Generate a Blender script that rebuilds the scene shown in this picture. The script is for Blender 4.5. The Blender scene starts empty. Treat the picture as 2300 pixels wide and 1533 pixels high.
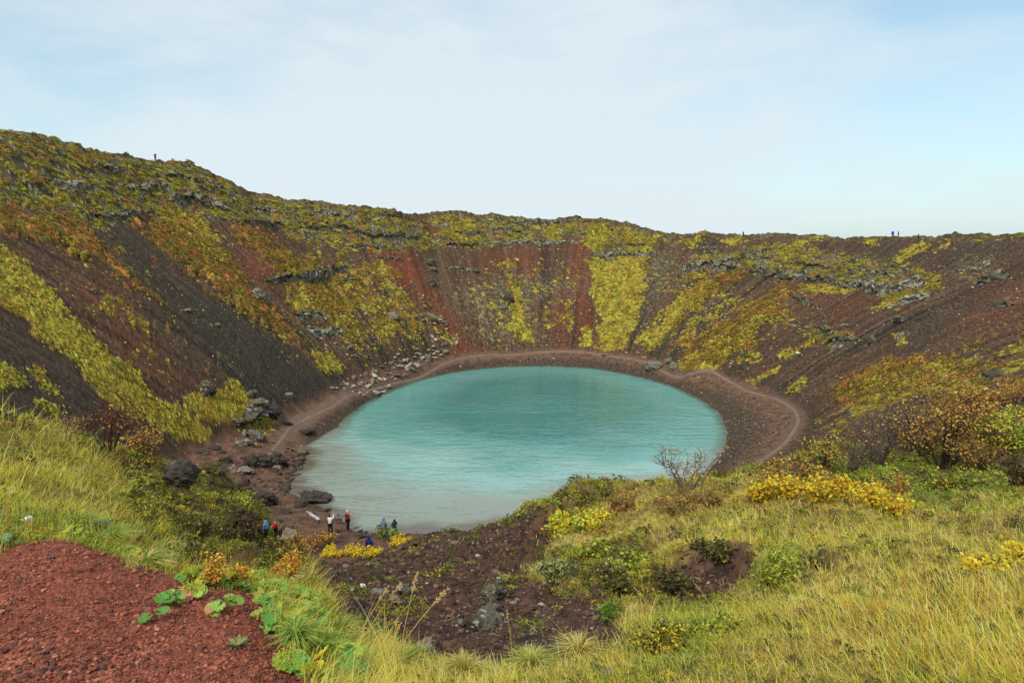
AZ_STEP, R_STEP, RF_STEP = 0.085, 0.005, 0.25
CLOUD_LOC = (0.0, 0.0, 0.0); CLOUD_COL = (7.5, 8.45, 9.0); EXPO = 0.50
N_MOSS, N_HEATH, N_SCREE = 85000, 20000, 52000
SKY_MUL = (1.50, 1.92, 1.78, 1); BRIGHT = 1.42; DENOISE = False
N_PEB, N_CLOD, N_GRASS, N_COVER = 130000, 26000, 245000, 25000; N_TURF = 200000
import bpy, math, random
import numpy as np
random.seed(7)
RNG = np.random.default_rng(11)
C = bpy.context.scene.collection
D2R = math.pi / 180

# ------------------------------------------------------------------ camera model (pixels of the 2300 x 1533 photo)
F, CX, CY, CZ = 1533.3, 1150.0, 766.5, 26.0
PITCH = 7.65 * D2R
CP, SP = math.cos(PITCH), math.sin(PITCH)
SX, SY = 0.0, 0.0

def unproj(u, v, d):
    xc = (u - CX) / F * d; yc = (CY - v) / F * d
    return np.array([xc, d * CP + yc * SP, CZ - d * SP + yc * CP])

def unproj_z(u, v, z):
    r = unproj(u, v, 1.0) - np.array([0, 0, CZ])
    t = (z - CZ) / r[2]
    return np.array([0, 0, CZ]) + r * t

def proj(x, y, z):
    dz = z - CZ
    zc = np.maximum(y * CP - dz * SP, 0.05)
    yc = y * SP + dz * CP
    return CX + F * x / zc, CY - F * yc / zc, zc

# ------------------------------------------------------------------ noise
_perm = np.random.default_rng(5).permutation(4096).astype(np.int64)
_ang = np.random.default_rng(6).random(4096) * 2 * math.pi
_gx, _gy = np.cos(_ang), np.sin(_ang)

def perlin(x, y, seed=0):
    x = np.asarray(x, dtype=np.float64) + seed * 37.17; y = np.asarray(y, dtype=np.float64) - seed * 19.73
    xi = np.floor(x).astype(np.int64); yi = np.floor(y).astype(np.int64)
    fx = x - xi; fy = y - yi
    ux = fx * fx * fx * (fx * (fx * 6 - 15) + 10); uy = fy * fy * fy * (fy * (fy * 6 - 15) + 10)
    def g(ix, iy, dx, dy):
        h = _perm[(_perm[ix & 4095] + iy) & 4095]
        return _gx[h] * dx + _gy[h] * dy
    a = g(xi, yi, fx, fy); b = g(xi + 1, yi, fx - 1, fy)
    c = g(xi, yi + 1, fx, fy - 1); d = g(xi + 1, yi + 1, fx - 1, fy - 1)
    return ((a + (b - a) * ux) * (1 - uy) + (c + (d - c) * ux) * uy) * 1.5

def fbm(x, y, oct=4, seed=0, gain=0.5):
    s = 0; a = 1; f = 1; t = 0
    for i in range(oct):
        s = s + a * perlin(x * f, y * f, seed + i * 3); t += a
        a *= gain; f *= 2.03
    return s / t * 1.3

def cells(x, y, seed=0):
    """Worley noise: distance to the nearest point and a random value for its cell"""
    x = np.asarray(x, float) + seed * 11.3; y = np.asarray(y, float) + seed * 7.7
    xi = np.floor(x).astype(np.int64); yi = np.floor(y).astype(np.int64)
    best = np.full(x.shape, 9.0); val = np.zeros(x.shape)
    for ax in (-1, 0, 1):
        for ay in (-1, 0, 1):
            h = _perm[(_perm[(xi + ax) & 4095] + yi + ay) & 4095]
            px = xi + ax + 0.5 + 0.45 * _gx[h]; py = yi + ay + 0.5 + 0.45 * _gy[h]
            d = (px - x) ** 2 + (py - y) ** 2
            m = d < best
            best = np.where(m, d, best); val = np.where(m, (h % 997) / 997.0, val)
    return np.sqrt(best), val

def sstep(a, b, x):
    t = np.clip((x - a) / (b - a), 0, 1)
    return t * t * (3 - 2 * t)

def mixc(a, b, t):
    return a + (b - a) * t[..., None]

def lin(r, g, b):
    f = lambda c: ((c / 255 + 0.055) / 1.055) ** 2.4 if c > 10.3 else c / 255 / 12.92
    return np.array([f(r), f(g), f(b)])

# ------------------------------------------------------------------ the crater: lake outline, foot of the wall, rim
LC = np.array([3.0, 104.0])
LAKE_PX = [(760, 957), (800, 920), (850, 890), (900, 868), (960, 848), (1040, 832), (1130, 823), (1230, 821), (1330, 826),
           (1400, 838), (1480, 857), (1550, 885), (1600, 915), (1625, 950), (1632, 985), (1622, 1015), (1600, 1045), (1570, 1080),
           (1520, 1106), (1400, 1142), (1250, 1175), (1100, 1192), (1000, 1197), (880, 1199), (830, 1197), (795, 1192), (772, 1175),
           (748, 1160), (725, 1140), (680, 1120), (640, 1100), (655, 1068), (678, 1042), (690, 1015), (684, 1001), (720, 980)]
lake_pts = np.array([unproj_z(u, v, 0.0)[:2] for u, v in LAKE_PX])
FOOT_PX = [(400, 1062), (440, 1012), (520, 985), (620, 955), (700, 915), (780, 880), (880, 838), (1010, 805), (1150, 793), (1300, 791),
           (1440, 806), (1530, 840), (1640, 858), (1740, 895), (1790, 945), (1755, 1000), (1685, 1045)]
foot_pts = [unproj_z(u, v, 2.3)[:2] for u, v in FOOT_PX] + [np.array(p) for p in ((27., 58.), (14., 50.), (0., 47.), (-18., 49.), (-31., 56.), (-36., 64.))]
RIM = [(0, 285, 98), (100, 303, 109), (200, 330, 122), (300, 348, 137), (350, 356, 143), (430, 361, 149), (480, 390, 154), (550, 427, 161),
       (650, 444, 168), (750, 455, 174), (850, 463, 180), (900, 472, 184), (950, 478, 195), (1040, 472, 200), (1150, 487, 203), (1250, 490, 205),
       (1320, 486, 206), (1390, 495, 206), (1450, 511, 204), (1520, 523, 200), (1700, 524, 190), (1800, 527, 182), (1900, 530, 173),
       (2000, 531, 164), (2100, 530, 152), (2200, 525, 139), (2300, 521, 126), (2450, 512, 110)]
rim_pts = [tuple(unproj(u, v, d)) for u, v, d in RIM] + [(89., 62., 27.), (62., 16., 25.6), (30., 0., 25.), (0., -3., 24.5), (-30., 3., 26.), (-60., 25., 33.), (-73., 60., 40.)]

def ang_table(pts, vals):
    pts = np.asarray(pts)[:, :2]
    th = np.arctan2(pts[:, 0] - LC[0], pts[:, 1] - LC[1])
    o = np.argsort(th); th = th[o]
    T = np.linspace(-math.pi, math.pi, 2881)
    out = []
    for v in vals:
        v = np.asarray(v)[o]
        out.append(np.interp(T, np.r_[th[-1] - 2 * math.pi, th, th[0] + 2 * math.pi], np.r_[v[-1], v, v[0]]))
    return T, out
def _rho(p): p = np.asarray(p)[:, :2]; return np.hypot(p[:, 0] - LC[0], p[:, 1] - LC[1])
T_, (RS,) = ang_table(lake_pts, [_rho(lake_pts)])
_, (RF,) = ang_table(foot_pts, [_rho(foot_pts)])
_, (RR, ZR) = ang_table(rim_pts, [_rho(rim_pts), np.asarray(rim_pts)[:, 2]])
def _sm(a, n):
    k = np.hanning(n + 2)[1:-1]; k /= k.sum()
    return np.convolve(np.r_[a[-n - 1:-1], a, a[1:n + 1]], k, 'same')[n:-n]
RS = _sm(RS, 13); RF = np.maximum(_sm(RF, 41), RS + 2.5); RR = _sm(RR, 31); ZR = _sm(ZR, 15)

def crater(x, y):
    dx = x - LC[0]; dy = y - LC[1]
    th = np.arctan2(dx, dy); rho = np.hypot(dx, dy)
    rs = np.interp(th, T_, RS); rf = np.interp(th, T_, RF); rr = np.interp(th, T_, RR); zr = np.interp(th, T_, ZR)
    z = np.where(rho < rs, -np.minimum(0.16 * (rs - rho), 7.0), 0)
    b = np.clip((rho - rs) / (rf - rs), 0, 1)
    z = z + 2.3 * (b ** 0.85) * (rho >= rs)
    t = np.clip((rho - rf) / (rr - rf), 0, 1)
    prof = t * (1.10 - 0.10 * t) + 0.025 * np.sin(t * math.pi * 2)
    prof = np.where(t < 0.06, t * prof / 0.06 * 1.0 + prof * (1 - t / 0.06) * 0.55, prof)
    z = z + (zr - 2.3) * np.clip(prof, 0, 1)
    o = np.maximum(rho - rr, 0)
    z = z - np.where(o > 0, np.minimum(0.02 * o + 0.004 * o * o, 0.30 * o), 0)
    z = np.where(rho > rr, np.maximum(z, -8.0), z)
    return z, th, rho, t, b, rho - rs

# ------------------------------------------------------------------ the near rim: control points (pixel, depth) joined by a thin-plate surface
FG = [(-250, 1533, 2.3), (0, 1533, 2.3), (300, 1533, 2.35), (600, 1533, 2.45), (900, 1533, 2.8), (1200, 1533, 2.75), (1500, 1533, 2.7), (2000, 1533, 2.6), (2300, 1533, 2.5), (2550, 1533, 2.5),
      (0, 1380, 2.8), (300, 1380, 2.85), (550, 1400, 2.85), (0, 1235, 3.55), (150, 1203, 3.7), (290, 1270, 3.5), (420, 1300, 3.5), (560, 1345, 3.35), (640, 1420, 3.0), (700, 1500, 2.7),
      (0, 1180, 4.3), (200, 1170, 4.7), (0, 1080, 5.6), (-250, 1080, 5.2), (-250, 930, 8), (0, 938, 8.6), (130, 965, 9.2), (250, 1030, 9.4), (330, 1075, 9.6), (180, 1080, 6.6), (330, 1180, 6.2), (330, 1260, 4.7),
      (440, 1112, 11), (520, 1120, 11.5), (590, 1165, 11.5), (600, 1215, 10.5), (430, 1170, 8.8), (520, 1250, 8), (480, 1300, 5.2), (620, 1300, 6.8), (670, 1270, 9.5), (580, 1330, 4.2),
      (690, 1340, 4.6), (700, 1400, 3.6), (760, 1400, 4.4), (780, 1470, 3.4), (720, 1300, 8.2),
      (690, 1305, 13.5), (720, 1292, 15.5), (800, 1272, 18.5), (870, 1246, 21), (950, 1208, 22), (1010, 1198, 21), (1090, 1194, 20), (1170, 1168, 17), (1000, 1225, 16), (1000, 1280, 11), (1000, 1350, 7.4),
      (850, 1300, 10.5), (850, 1370, 6.4), (950, 1430, 5.0), (900, 1470, 3.9), (1080, 1400, 5.6), (1100, 1470, 4.0), (1180, 1290, 10.2),
      (1200, 1150, 15.5), (1350, 1108, 13.2), (1420, 1110, 12.8), (1500, 1095, 12), (1650, 1087, 11), (1800, 1103, 10), (2000, 1135, 9), (2300, 1142, 8.5), (2550, 1140, 8.3),
      (1250, 1230, 10.6), (1300, 1300, 8.6), (1250, 1370, 6.8), (1400, 1180, 10.2), (1450, 1260, 8.2), (1400, 1340, 6.2), (1350, 1430, 4.6), (1600, 1372, 5.7), (1600, 1350, 6.35), (1600, 1325, 6.68), (1600, 1290, 6.92), (1600, 1240, 7.05), (1600, 1212, 7.6), (1510, 1345, 6.1), (1520, 1262, 7.1), (1675, 1320, 6.4), (1710, 1225, 7.1),
      (1700, 1170, 8.8), (1580, 1420, 4.1), (1850, 1270, 5.6), (1850, 1180, 7.6), (2100, 1250, 5.4), (2000, 1350, 4.0), (2300, 1250, 5.0), (2300, 1370, 3.6), (2200, 1190, 6.8), (1800, 1400, 3.9), (2100, 1440, 3.1),
      (1700, 1075, 15.5), (1500, 1120, 17), (1350, 1150, 19), (1950, 1120, 12.5), (2150, 1128, 11.5), (2350, 1120, 10.8), (2060, 1060, 17), (2300, 1050, 15), (2200, 965, 20), (2330, 930, 22), (1900, 1040, 22), (1800, 1055, 21),
      (2330, 872, 42), (2100, 905, 42), (1900, 985, 39), (1790, 1030, 37)]
fgp = [unproj(*q) for q in FG]
def _pol(p): return math.atan2(p[0], p[1]), math.log(math.hypot(p[0], p[1]))
ctrl = [(_pol(p), p[2]) for p in fgp]
for a in (-35, -28, -20, -12, -4, 4, 12, 20, 28, 36, 45):
    for r in (48, 58, 70):
        x, y = r * math.sin(a * D2R), r * math.cos(a * D2R)
        ctrl.append(((a * D2R, math.log(r)), float(crater(np.array([x]), np.array([y]))[0][0])))
for a in (-30, -20, -10, 0, 10, 18, 25):                     # slope hidden behind the near crests
    for r, z in ((33, 9.6), (40, 5.8)):
        ctrl.append(((a * D2R, math.log(r)), z + (1.2 if a > 15 else 0) + (3 if a < -25 else 0)))
for a in (-42, -33, -25, -10, 5, 20, 33, 42): ctrl.append(((a * D2R, math.log(1.0)), 24.45))
for a in (-180, -140, -100, -65, 65, 100, 140, 180):
    for r, z in ((1, 24.45), (3, 24.4), (8, 24.3), (20, 23.8), (45, 22 if abs(a) > 80 else 20)): ctrl.append(((a * D2R, math.log(r)), z))
KA = 2.2
P_ = np.array([(c[0][0] * KA, c[0][1]) for c in ctrl]); Zc = np.array([c[1] for c in ctrl])
def _phi(r2): return 0.5 * r2 * np.log(r2 + 1e-9)
n_ = len(P_)
A_ = np.zeros((n_ + 3, n_ + 3))
A_[:n_, :n_] = _phi(((P_[:, None] - P_[None]) ** 2).sum(-1)) + np.eye(n_) * 0.004
A_[:n_, n_:] = np.c_[np.ones(n_), P_]; A_[n_:, :n_] = A_[:n_, n_:].T
W_ = np.linalg.solve(A_, np.r_[Zc, 0, 0, 0])
NA, NR = 721, 240
GA = np.linspace(-math.pi, math.pi, NA); GR = np.linspace(math.log(0.3), math.log(75), NR)
_q = np.stack(np.meshgrid(GA * KA, GR, indexing='ij'), -1).reshape(-1, 2)
NEAR = np.concatenate([_phi(((c[:, None] - P_[None]) ** 2).sum(-1)) @ W_[:n_] + W_[n_] + c @ W_[n_ + 1:] for c in np.array_split(_q, 40)]).reshape(NA, NR)

def near(x, y):
    a = (np.arctan2(x, y) + math.pi) / (2 * math.pi) * (NA - 1)
    r = (np.log(np.hypot(x, y) + 1e-6) - GR[0]) / (GR[-1] - GR[0]) * (NR - 1)
    a = np.clip(a, 0, NA - 1.001); r = np.clip(r, 0, NR - 1.001)
    i = a.astype(int); j = r.astype(int); fa = a - i; fr = r - j
    return (NEAR[i, j] * (1 - fa) + NEAR[i + 1, j] * fa) * (1 - fr) + (NEAR[i, j + 1] * (1 - fa) + NEAR[i + 1, j + 1] * fa) * fr

FARK = {'moss', 'orange', 'mossrock', 'dark', 'red', 'lichen', 'sparse', 'beach', 'paleband'}
# ------------------------------------------------------------------ where things grow: outlines over the ground
MU0, MV0, MS = -300, 200, 2
MW, MH = 1450, 850
MASK = {}
def region(cls, pts, cov=1.0, feather=10):
    if cls in FARK and cls not in ('beach', 'paleband'): feather = feather * 1.7 + 4
    m = MASK.setdefault(cls, np.zeros((MH, MW), np.float32))
    p = np.array(pts, float)
    pad = feather + 4
    i0 = max(int((p[:, 0].min() - pad - MU0) / MS), 0); i1 = min(int((p[:, 0].max() + pad - MU0) / MS) + 1, MW)
    j0 = max(int((p[:, 1].min() - pad - MV0) / MS), 0); j1 = min(int((p[:, 1].max() + pad - MV0) / MS) + 1, MH)
    X, Y = np.meshgrid(np.arange(i0, i1) * MS + MU0, np.arange(j0, j1) * MS + MV0)
    X = X.astype(np.float32); Y = Y.astype(np.float32)
    d2 = np.full(X.shape, 1e9, np.float32); ins = np.zeros(X.shape, bool)
    for k in range(len(p)):
        ax, ay = p[k]; bx, by = p[(k + 1) % len(p)]
        ex, ey = bx - ax, by - ay; L = ex * ex + ey * ey + 1e-9
        t = np.clip(((X - ax) * ex + (Y - ay) * ey) / L, 0, 1)
        d2 = np.minimum(d2, (X - ax - t * ex) ** 2 + (Y - ay - t * ey) ** 2)
        if ay != by:
            ins ^= ((ay > Y) != (by > Y)) & (X < (bx - ax) * (Y - ay) / (by - ay) + ax)
    sd = np.sqrt(d2) * np.where(ins, 1, -1)
    w = np.clip(sd / (2 * feather) + 0.5, 0, 1) * cov
    m[j0:j1, i0:i1] = np.maximum(m[j0:j1, i0:i1], w)

def msample(cls, u, v):
    m = MASK[cls]
    a = np.clip((u - MU0) / MS, 0, MW - 1.01); b = np.clip((v - MV0) / MS, 0, MH - 1.01)
    i = a.astype(int); j = b.astype(int); fa = a - i; fb = b - j
    return (m[j, i] * (1 - fa) + m[j, i + 1] * fa) * (1 - fb) + (m[j + 1, i] * (1 - fa) + m[j + 1, i + 1] * fa) * fb

# the crater wall
region('moss', [(0, 545), (60, 590), (110, 650), (160, 700), (215, 740), (240, 790), (300, 840), (340, 890), (400, 905), (480, 965), (470, 985), (400, 985), (330, 950), (260, 920), (190, 870), (150, 820), (110, 780), (60, 730), (0, 690), (-200, 600), (-200, 480)], .86, 9)
region('moss', [(435, 900), (470, 870), (540, 880), (600, 905), (625, 960), (570, 985), (520, 965), (440, 930)], .95)
region('moss', [(0, 815), (30, 830), (60, 865), (20, 885), (-60, 870), (-60, 790)], .9); region('moss', [(50, 830), (90, 825), (120, 870), (140, 895), (95, 885)], .8); region('moss', [(75, 905), (120, 895), (165, 925), (110, 940)], .9)
region('moss', [(340, 480), (380, 462), (440, 480), (500, 540), (520, 590), (480, 600), (430, 550), (370, 520)], .8)
region('orange', [(40, 470), (180, 475), (260, 560), (310, 610), (350, 670), (335, 690), (285, 640), (220, 590), (120, 570), (40, 540), (-100, 520), (-100, 440)], .75, 20)
region('moss', [(100, 520), (160, 540), (230, 590), (190, 600), (120, 570)], .5, 14); region('moss', [(290, 620), (340, 670), (390, 730), (430, 790), (400, 790), (340, 720)], .5, 14)
region('orange', [(300, 500), (420, 500), (520, 580), (560, 640), (640, 720), (700, 770), (680, 785), (600, 735), (480, 655), (400, 590), (340, 540)], .85, 16)
region('orange', [(520, 500), (600, 530), (650, 585), (725, 600), (715, 625), (650, 620), (590, 585), (540, 540)], .85, 12)
region('moss', [(430, 600), (540, 650), (620, 740), (690, 800), (660, 800), (590, 740), (500, 670)], .6, 12)
region('orange', [(640, 640), (720, 640), (800, 690), (810, 740), (720, 745), (660, 700)], .7, 16); region('moss', [(650, 640), (720, 650), (800, 710), (790, 750), (700, 730)], .55, 16)
region('moss', [(705, 790), (745, 795), (775, 820), (765, 840), (720, 830)], .9, 6); region('orange', [(700, 810), (760, 825), (775, 840), (720, 835)], .5, 8)
region('moss', [(740, 740), (800, 760), (860, 790), (870, 810), (800, 800), (750, 770)], .5, 14); region('moss', [(1000, 740), (1030, 760), (1025, 780), (1000, 770)], .7, 6)
region('moss', [(780, 560), (830, 600), (870, 650), (850, 660), (800, 620)], .4, 12)
region('mossrock', [(-200, 230), (0, 285), (100, 303), (350, 356), (430, 361), (550, 430), (570, 500), (480, 500), (440, 470), (300, 490), (220, 515), (100, 470), (-200, 470)], 1, 14)
region('mossrock', [(560, 432), (750, 452), (890, 470), (950, 510), (1000, 545), (950, 565), (820, 560), (700, 548), (640, 520), (540, 480)], .9, 10)
region('mossrock', [(940, 478), (1040, 470), (1150, 485), (1320, 484), (1400, 496), (1480, 520), (1480, 560), (1400, 575), (1320, 560), (1300, 540), (1180, 560), (1060, 560), (990, 545)], .75, 10)
region('mossrock', [(1520, 615), (1560, 570), (1650, 560), (1760, 540), (1860, 560), (1990, 590), (2100, 600), (2120, 640), (2020, 690), (1950, 660), (1850, 630), (1720, 615), (1640, 605), (1560, 625)], .85, 12)
region('mossrock', [(1480, 520), (1700, 520), (1760, 530), (1700, 545), (1560, 560), (1480, 560)], .5, 10)
region('mossrock', [(1810, 725), (1930, 745), (1920, 775), (1850, 775), (1800, 745)], .8, 8); region('mossrock', [(2170, 520), (2300, 515), (2500, 505), (2500, 530), (2200, 540)], .7, 6)
region('orange', [(600, 470), (720, 480), (760, 510), (640, 510)], .5, 14); region('orange', [(780, 470), (880, 485), (930, 510), (860, 515)], .55, 12)
region('dark', [(205, 500), (290, 510), (350, 575), (440, 645), (560, 715), (660, 795), (770, 870), (720, 910), (640, 905), (540, 835), (430, 740), (350, 660), (280, 590)], 1, 12)
region('dark', [(0, 690), (60, 740), (150, 830), (260, 925), (340, 965), (300, 1000), (150, 960), (0, 900)], .75, 14); region('dark', [(330, 700), (450, 780), (560, 860), (520, 880), (420, 820), (330, 740)], .55, 18)
region('red', [(820, 555), (930, 565), (965, 640), (1005, 700), (1060, 780), (1090, 805), (1030, 805), (1000, 745), (930, 665), (850, 615)], 1, 12)
region('red', [(1090, 560), (1180, 555), (1220, 570), (1200, 620), (1100, 620), (1060, 600)], .6, 16); region('red', [(1280, 500), (1330, 500), (1320, 600), (1335, 700), (1340, 780), (1300, 780), (1290, 700), (1280, 600)], .75, 10)
region('red', [(1240, 660), (1275, 640), (1280, 785), (1245, 785)], .7, 10); region('red', [(1800, 660), (1880, 640), (1960, 690), (1900, 720), (1800, 700), (1720, 770), (1690, 770)], .5, 18)
region('red', [(2180, 640), (2320, 600), (2400, 700), (2200, 760), (2100, 760)], .4, 24); region('red', [(160, 600), (260, 640), (330, 740), (420, 860), (360, 880), (250, 760), (150, 660)], .5, 24)
region('red', [(540, 560), (620, 590), (640, 640), (570, 640), (520, 600)], .7, 14); region('red', [(560, 430), (640, 445), (640, 490), (590, 490)], .6, 10); region('red', [(920, 478), (990, 485), (1020, 540), (960, 520)], .6, 8)
region('lichen', [(1050, 615), (1140, 605), (1325, 615), (1310, 665), (1215, 690), (1245, 785), (1090, 790), (1050, 740), (1005, 660)], .8, 18)
region('lichen', [(1450, 560), (1540, 540), (1520, 640), (1460, 720), (1420, 780), (1400, 780), (1440, 660)], .75, 14); region('lichen', [(1560, 690), (1640, 640), (1650, 660), (1560, 750), (1500, 790), (1490, 770)], .7, 12)
region('lichen', [(480, 780), (520, 800), (560, 860), (540, 865), (490, 810)], .8, 8); region('lichen', [(2080, 690), (2150, 670), (2160, 700), (2100, 730)], .6, 10); region('lichen', [(2170, 560), (2260, 560), (2240, 640), (2180, 650), (2120, 620)], .6, 14)
region('lichen', [(880, 640), (960, 640), (1030, 760), (1010, 790), (900, 790), (800, 780), (760, 700), (820, 650)], .5, 26); region('lichen', [(1340, 560), (1480, 560), (1470, 580), (1340, 585)], .7, 8)
region('moss', [(1140, 675), (1165, 640), (1172, 700), (1197, 745), (1195, 772), (1165, 765), (1150, 715)], 1, 5); region('moss', [(1005, 490), (1062, 490), (1062, 540), (1010, 540)], .9, 6); region('moss', [(1140, 590), (1152, 590), (1155, 625), (1145, 620)], .8, 4)
region('moss', [(1322, 588), (1400, 575), (1455, 580), (1448, 640), (1432, 700), (1402, 782), (1343, 782), (1350, 720), (1335, 660), (1328, 620)], 1.15, 5)
region('orange', [(1425, 640), (1445, 640), (1425, 700), (1395, 782), (1350, 782), (1352, 745), (1390, 740)], .45, 8); region('orange', [(1325, 588), (1400, 590), (1450, 582), (1450, 605), (1330, 615)], .4, 6)
region('moss', [(1325, 512), (1370, 500), (1372, 540), (1330, 565), (1312, 545)], 1, 5); region('moss', [(1395, 520), (1478, 525), (1470, 556), (1440, 578), (1400, 560)], 1, 5); region('moss', [(1228, 508), (1252, 505), (1254, 542), (1234, 538)], .95, 4)
region('moss', [(1280, 680), (1292, 680), (1288, 745), (1281, 740)], .9, 4); region('moss', [(1310, 740), (1330, 750), (1332, 780), (1312, 772)], .8, 5); region('moss', [(1150, 700), (1200, 730), (1200, 780), (1180, 770)], .7, 5)
region('moss', [(1592, 615), (1615, 635), (1560, 692), (1500, 752), (1450, 792), (1440, 768), (1490, 708), (1540, 650)], .9, 8); region('orange', [(1610, 615), (1700, 605), (1640, 650), (1560, 700), (1500, 750), (1530, 690), (1590, 640)], .7, 8)
region('orange', [(1705, 680), (1755, 640), (1785, 655), (1705, 740), (1645, 790), (1600, 825), (1550, 835), (1530, 800), (1600, 750), (1650, 720)], .95, 8); region('moss', [(1725, 700), (1770, 660), (1710, 745), (1640, 800), (1580, 830), (1530, 830), (1520, 805), (1600, 775), (1660, 735)], .8, 8)
region('moss', [(1590, 700), (1650, 660), (1630, 690), (1580, 740), (1530, 780), (1520, 765)], .7, 8); region('moss', [(1530, 800), (1600, 785), (1625, 800), (1595, 838), (1535, 832)], .9, 8)
region('moss', [(1735, 575), (1800, 540), (1840, 533), (1800, 570), (1760, 580)], 1, 5); region('moss', [(1540, 545), (1578, 528), (1572, 550)], 1, 4); region('moss', [(1615, 540), (1665, 528), (1660, 540), (1640, 548)], 1, 4); region('moss', [(1550, 600), (1590, 575), (1620, 590), (1580, 600)], .9, 5)
region('moss', [(2000, 582), (2080, 545), (2086, 550), (2015, 590)], 1, 4); region('moss', [(2088, 563), (2132, 545), (2134, 554), (2100, 568)], 1, 4); region('moss', [(1945, 545), (1970, 543), (1965, 553), (1945, 553)], 1, 3); region('moss', [(1800, 645), (1880, 640), (1920, 650), (1900, 665), (1810, 655)], .9, 5)
region('moss', [(1950, 690), (2050, 650), (2060, 670), (1990, 695)], .8, 5); region('moss', [(2070, 610), (2115, 615), (2110, 645), (2075, 640)], .8, 5)
region('orange', [(1855, 895), (1900, 850), (1990, 815), (2060, 815), (2140, 805), (2120, 850), (2000, 885), (1900, 915)], .85, 12); region('moss', [(1900, 850), (1990, 820), (2060, 825), (2000, 870), (1900, 900)], .6, 12); region('moss', [(2030, 860), (2110, 815), (2135, 820), (2110, 850), (2040, 875)], .9, 6)
region('moss', [(1670, 865), (1735, 825), (1765, 832), (1690, 872)], .95, 5); region('moss', [(1762, 875), (1800, 850), (1812, 862), (1775, 888)], .8, 6); region('moss', [(1750, 798), (1840, 750), (1835, 770), (1760, 805)], .8, 5); region('orange', [(1790, 780), (1840, 752), (1840, 768), (1790, 795)], .6, 5)
region('moss', [(2010, 755), (2035, 745), (2030, 765), (2012, 770)], .8, 4); region('sparse', [(1800, 950), (1950, 840), (2100, 780), (2350, 700), (2350, 900), (2000, 960), (1850, 1010)], 1, 30)
region('sparse', [(100, 600), (300, 640), (520, 850), (480, 900), (280, 830), (150, 720)], .8, 30); region('sparse', [(560, 540), (900, 560), (1050, 780), (760, 800), (640, 720)], 1, 30); region('sparse', [(250, 560), (480, 700), (560, 830), (420, 760)], .7, 20); region('moss', [(600, 690), (680, 740), (760, 800), (740, 810), (650, 760)], .55, 14); region('moss', [(860, 700), (930, 760), (900, 790), (850, 750)], .42, 14); region('sparse', [(1060, 560), (1320, 560), (1320, 780), (1080, 780)], .75, 20); region('sparse', [(1480, 560), (1900, 700), (1700, 860), (1450, 790)], .8, 24); region('mossrock', [(2130, 600), (2260, 590), (2290, 640), (2200, 670)], .5, 14); region('orange', [(2160, 870), (2350, 850), (2350, 900), (2160, 910)], .6, 16)
region('dark', [(1990, 795), (2050, 748), (2150, 678), (2320, 590), (2320, 620), (2180, 705), (2060, 795)], 1, 12); region('dark', [(1480, 560), (1560, 600), (1520, 640), (1480, 700), (1450, 740), (1440, 700)], .5, 14); region('dark', [(1780, 535), (2200, 540), (2300, 560), (2000, 600), (1850, 570)], .6, 16)
region('dark', [(1640, 830), (1800, 880), (1840, 960), (1700, 1060), (1660, 1060), (1760, 980), (1790, 930), (1720, 880)], .6, 12); region('dark', [(640, 800), (700, 850), (790, 880), (760, 920), (690, 960), (620, 960)], .4, 14)
# the beach, flat and red on the left
region('beach', [(440, 1000), (560, 975), (640, 960), (700, 1000), (650, 1100), (720, 1140), (800, 1190), (920, 1200), (920, 1300), (560, 1300), (420, 1120)], 1, 14)
region('paleband', [(640, 950), (700, 910), (780, 872), (800, 880), (740, 925), (650, 985)], 1, 8)
# the near rim
region('gravel', [(-300, 1250), (0, 1240), (55, 1208), (160, 1202), (250, 1238), (290, 1278), (400, 1302), (470, 1332), (560, 1347), (600, 1385), (640, 1440), (675, 1490), (700, 1560), (700, 1800), (-300, 1800)], 1, 7)
region('scoria', [(690, 1275), (760, 1245), (860, 1222), (960, 1190), (1080, 1180), (1170, 1162), (1225, 1160), (1215, 1200), (1195, 1245), (1170, 1285), (1240, 1330), (1345, 1365), (1400, 1400), (1400, 1440), (1300, 1480), (1180, 1500), (1000, 1490), (860, 1462), (790, 1425), (750, 1365), (725, 1320)], 1, 12); region('scoria', [(1175, 1225), (1230, 1190), (1250, 1200), (1215, 1260), (1180, 1280)], .8, 8); region('scoria', [(1290, 1345), (1360, 1325), (1380, 1350), (1330, 1375)], .8, 8)
region('scoria', [(1470, 1315), (1525, 1248), (1610, 1226), (1690, 1230), (1698, 1310), (1640, 1338), (1530, 1352)], 1, 6); region('scoria', [(1785, 1250), (1870, 1272), (1880, 1292), (1800, 1275)], .9, 6); region('scoria', [(2060, 1240), (2120, 1255), (2110, 1268), (2070, 1258)], .6, 8)
region('hole', [(1480, 1300), (1520, 1250), (1690, 1238), (1690, 1275), (1600, 1290), (1530, 1310)], 1, 8); region('hole', [(1790, 1248), (1880, 1275), (1880, 1290), (1800, 1272)], .7, 6)
region('heather', [(250, 1030), (420, 1070), (570, 1120), (600, 1200), (680, 1250), (660, 1310), (560, 1330), (480, 1300), (400, 1260), (330, 1200), (290, 1120)], 1, 18)
region('heather', [(1170, 1160), (1260, 1120), (1360, 1105), (1320, 1160), (1230, 1220), (1210, 1300), (1280, 1360), (1480, 1350), (1500, 1260), (1420, 1230), (1300, 1270), (1190, 1260)], 1, 16)
region('lush', [(430, 1300), (560, 1310), (700, 1335), (780, 1420), (800, 1470), (790, 1533), (690, 1533), (640, 1430), (580, 1360), (470, 1330)], 1, 12); region('lush', [(-100, 1180), (100, 1175), (260, 1210), (300, 1270), (260, 1250), (150, 1205), (50, 1210), (-100, 1260)], .9, 8)
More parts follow.
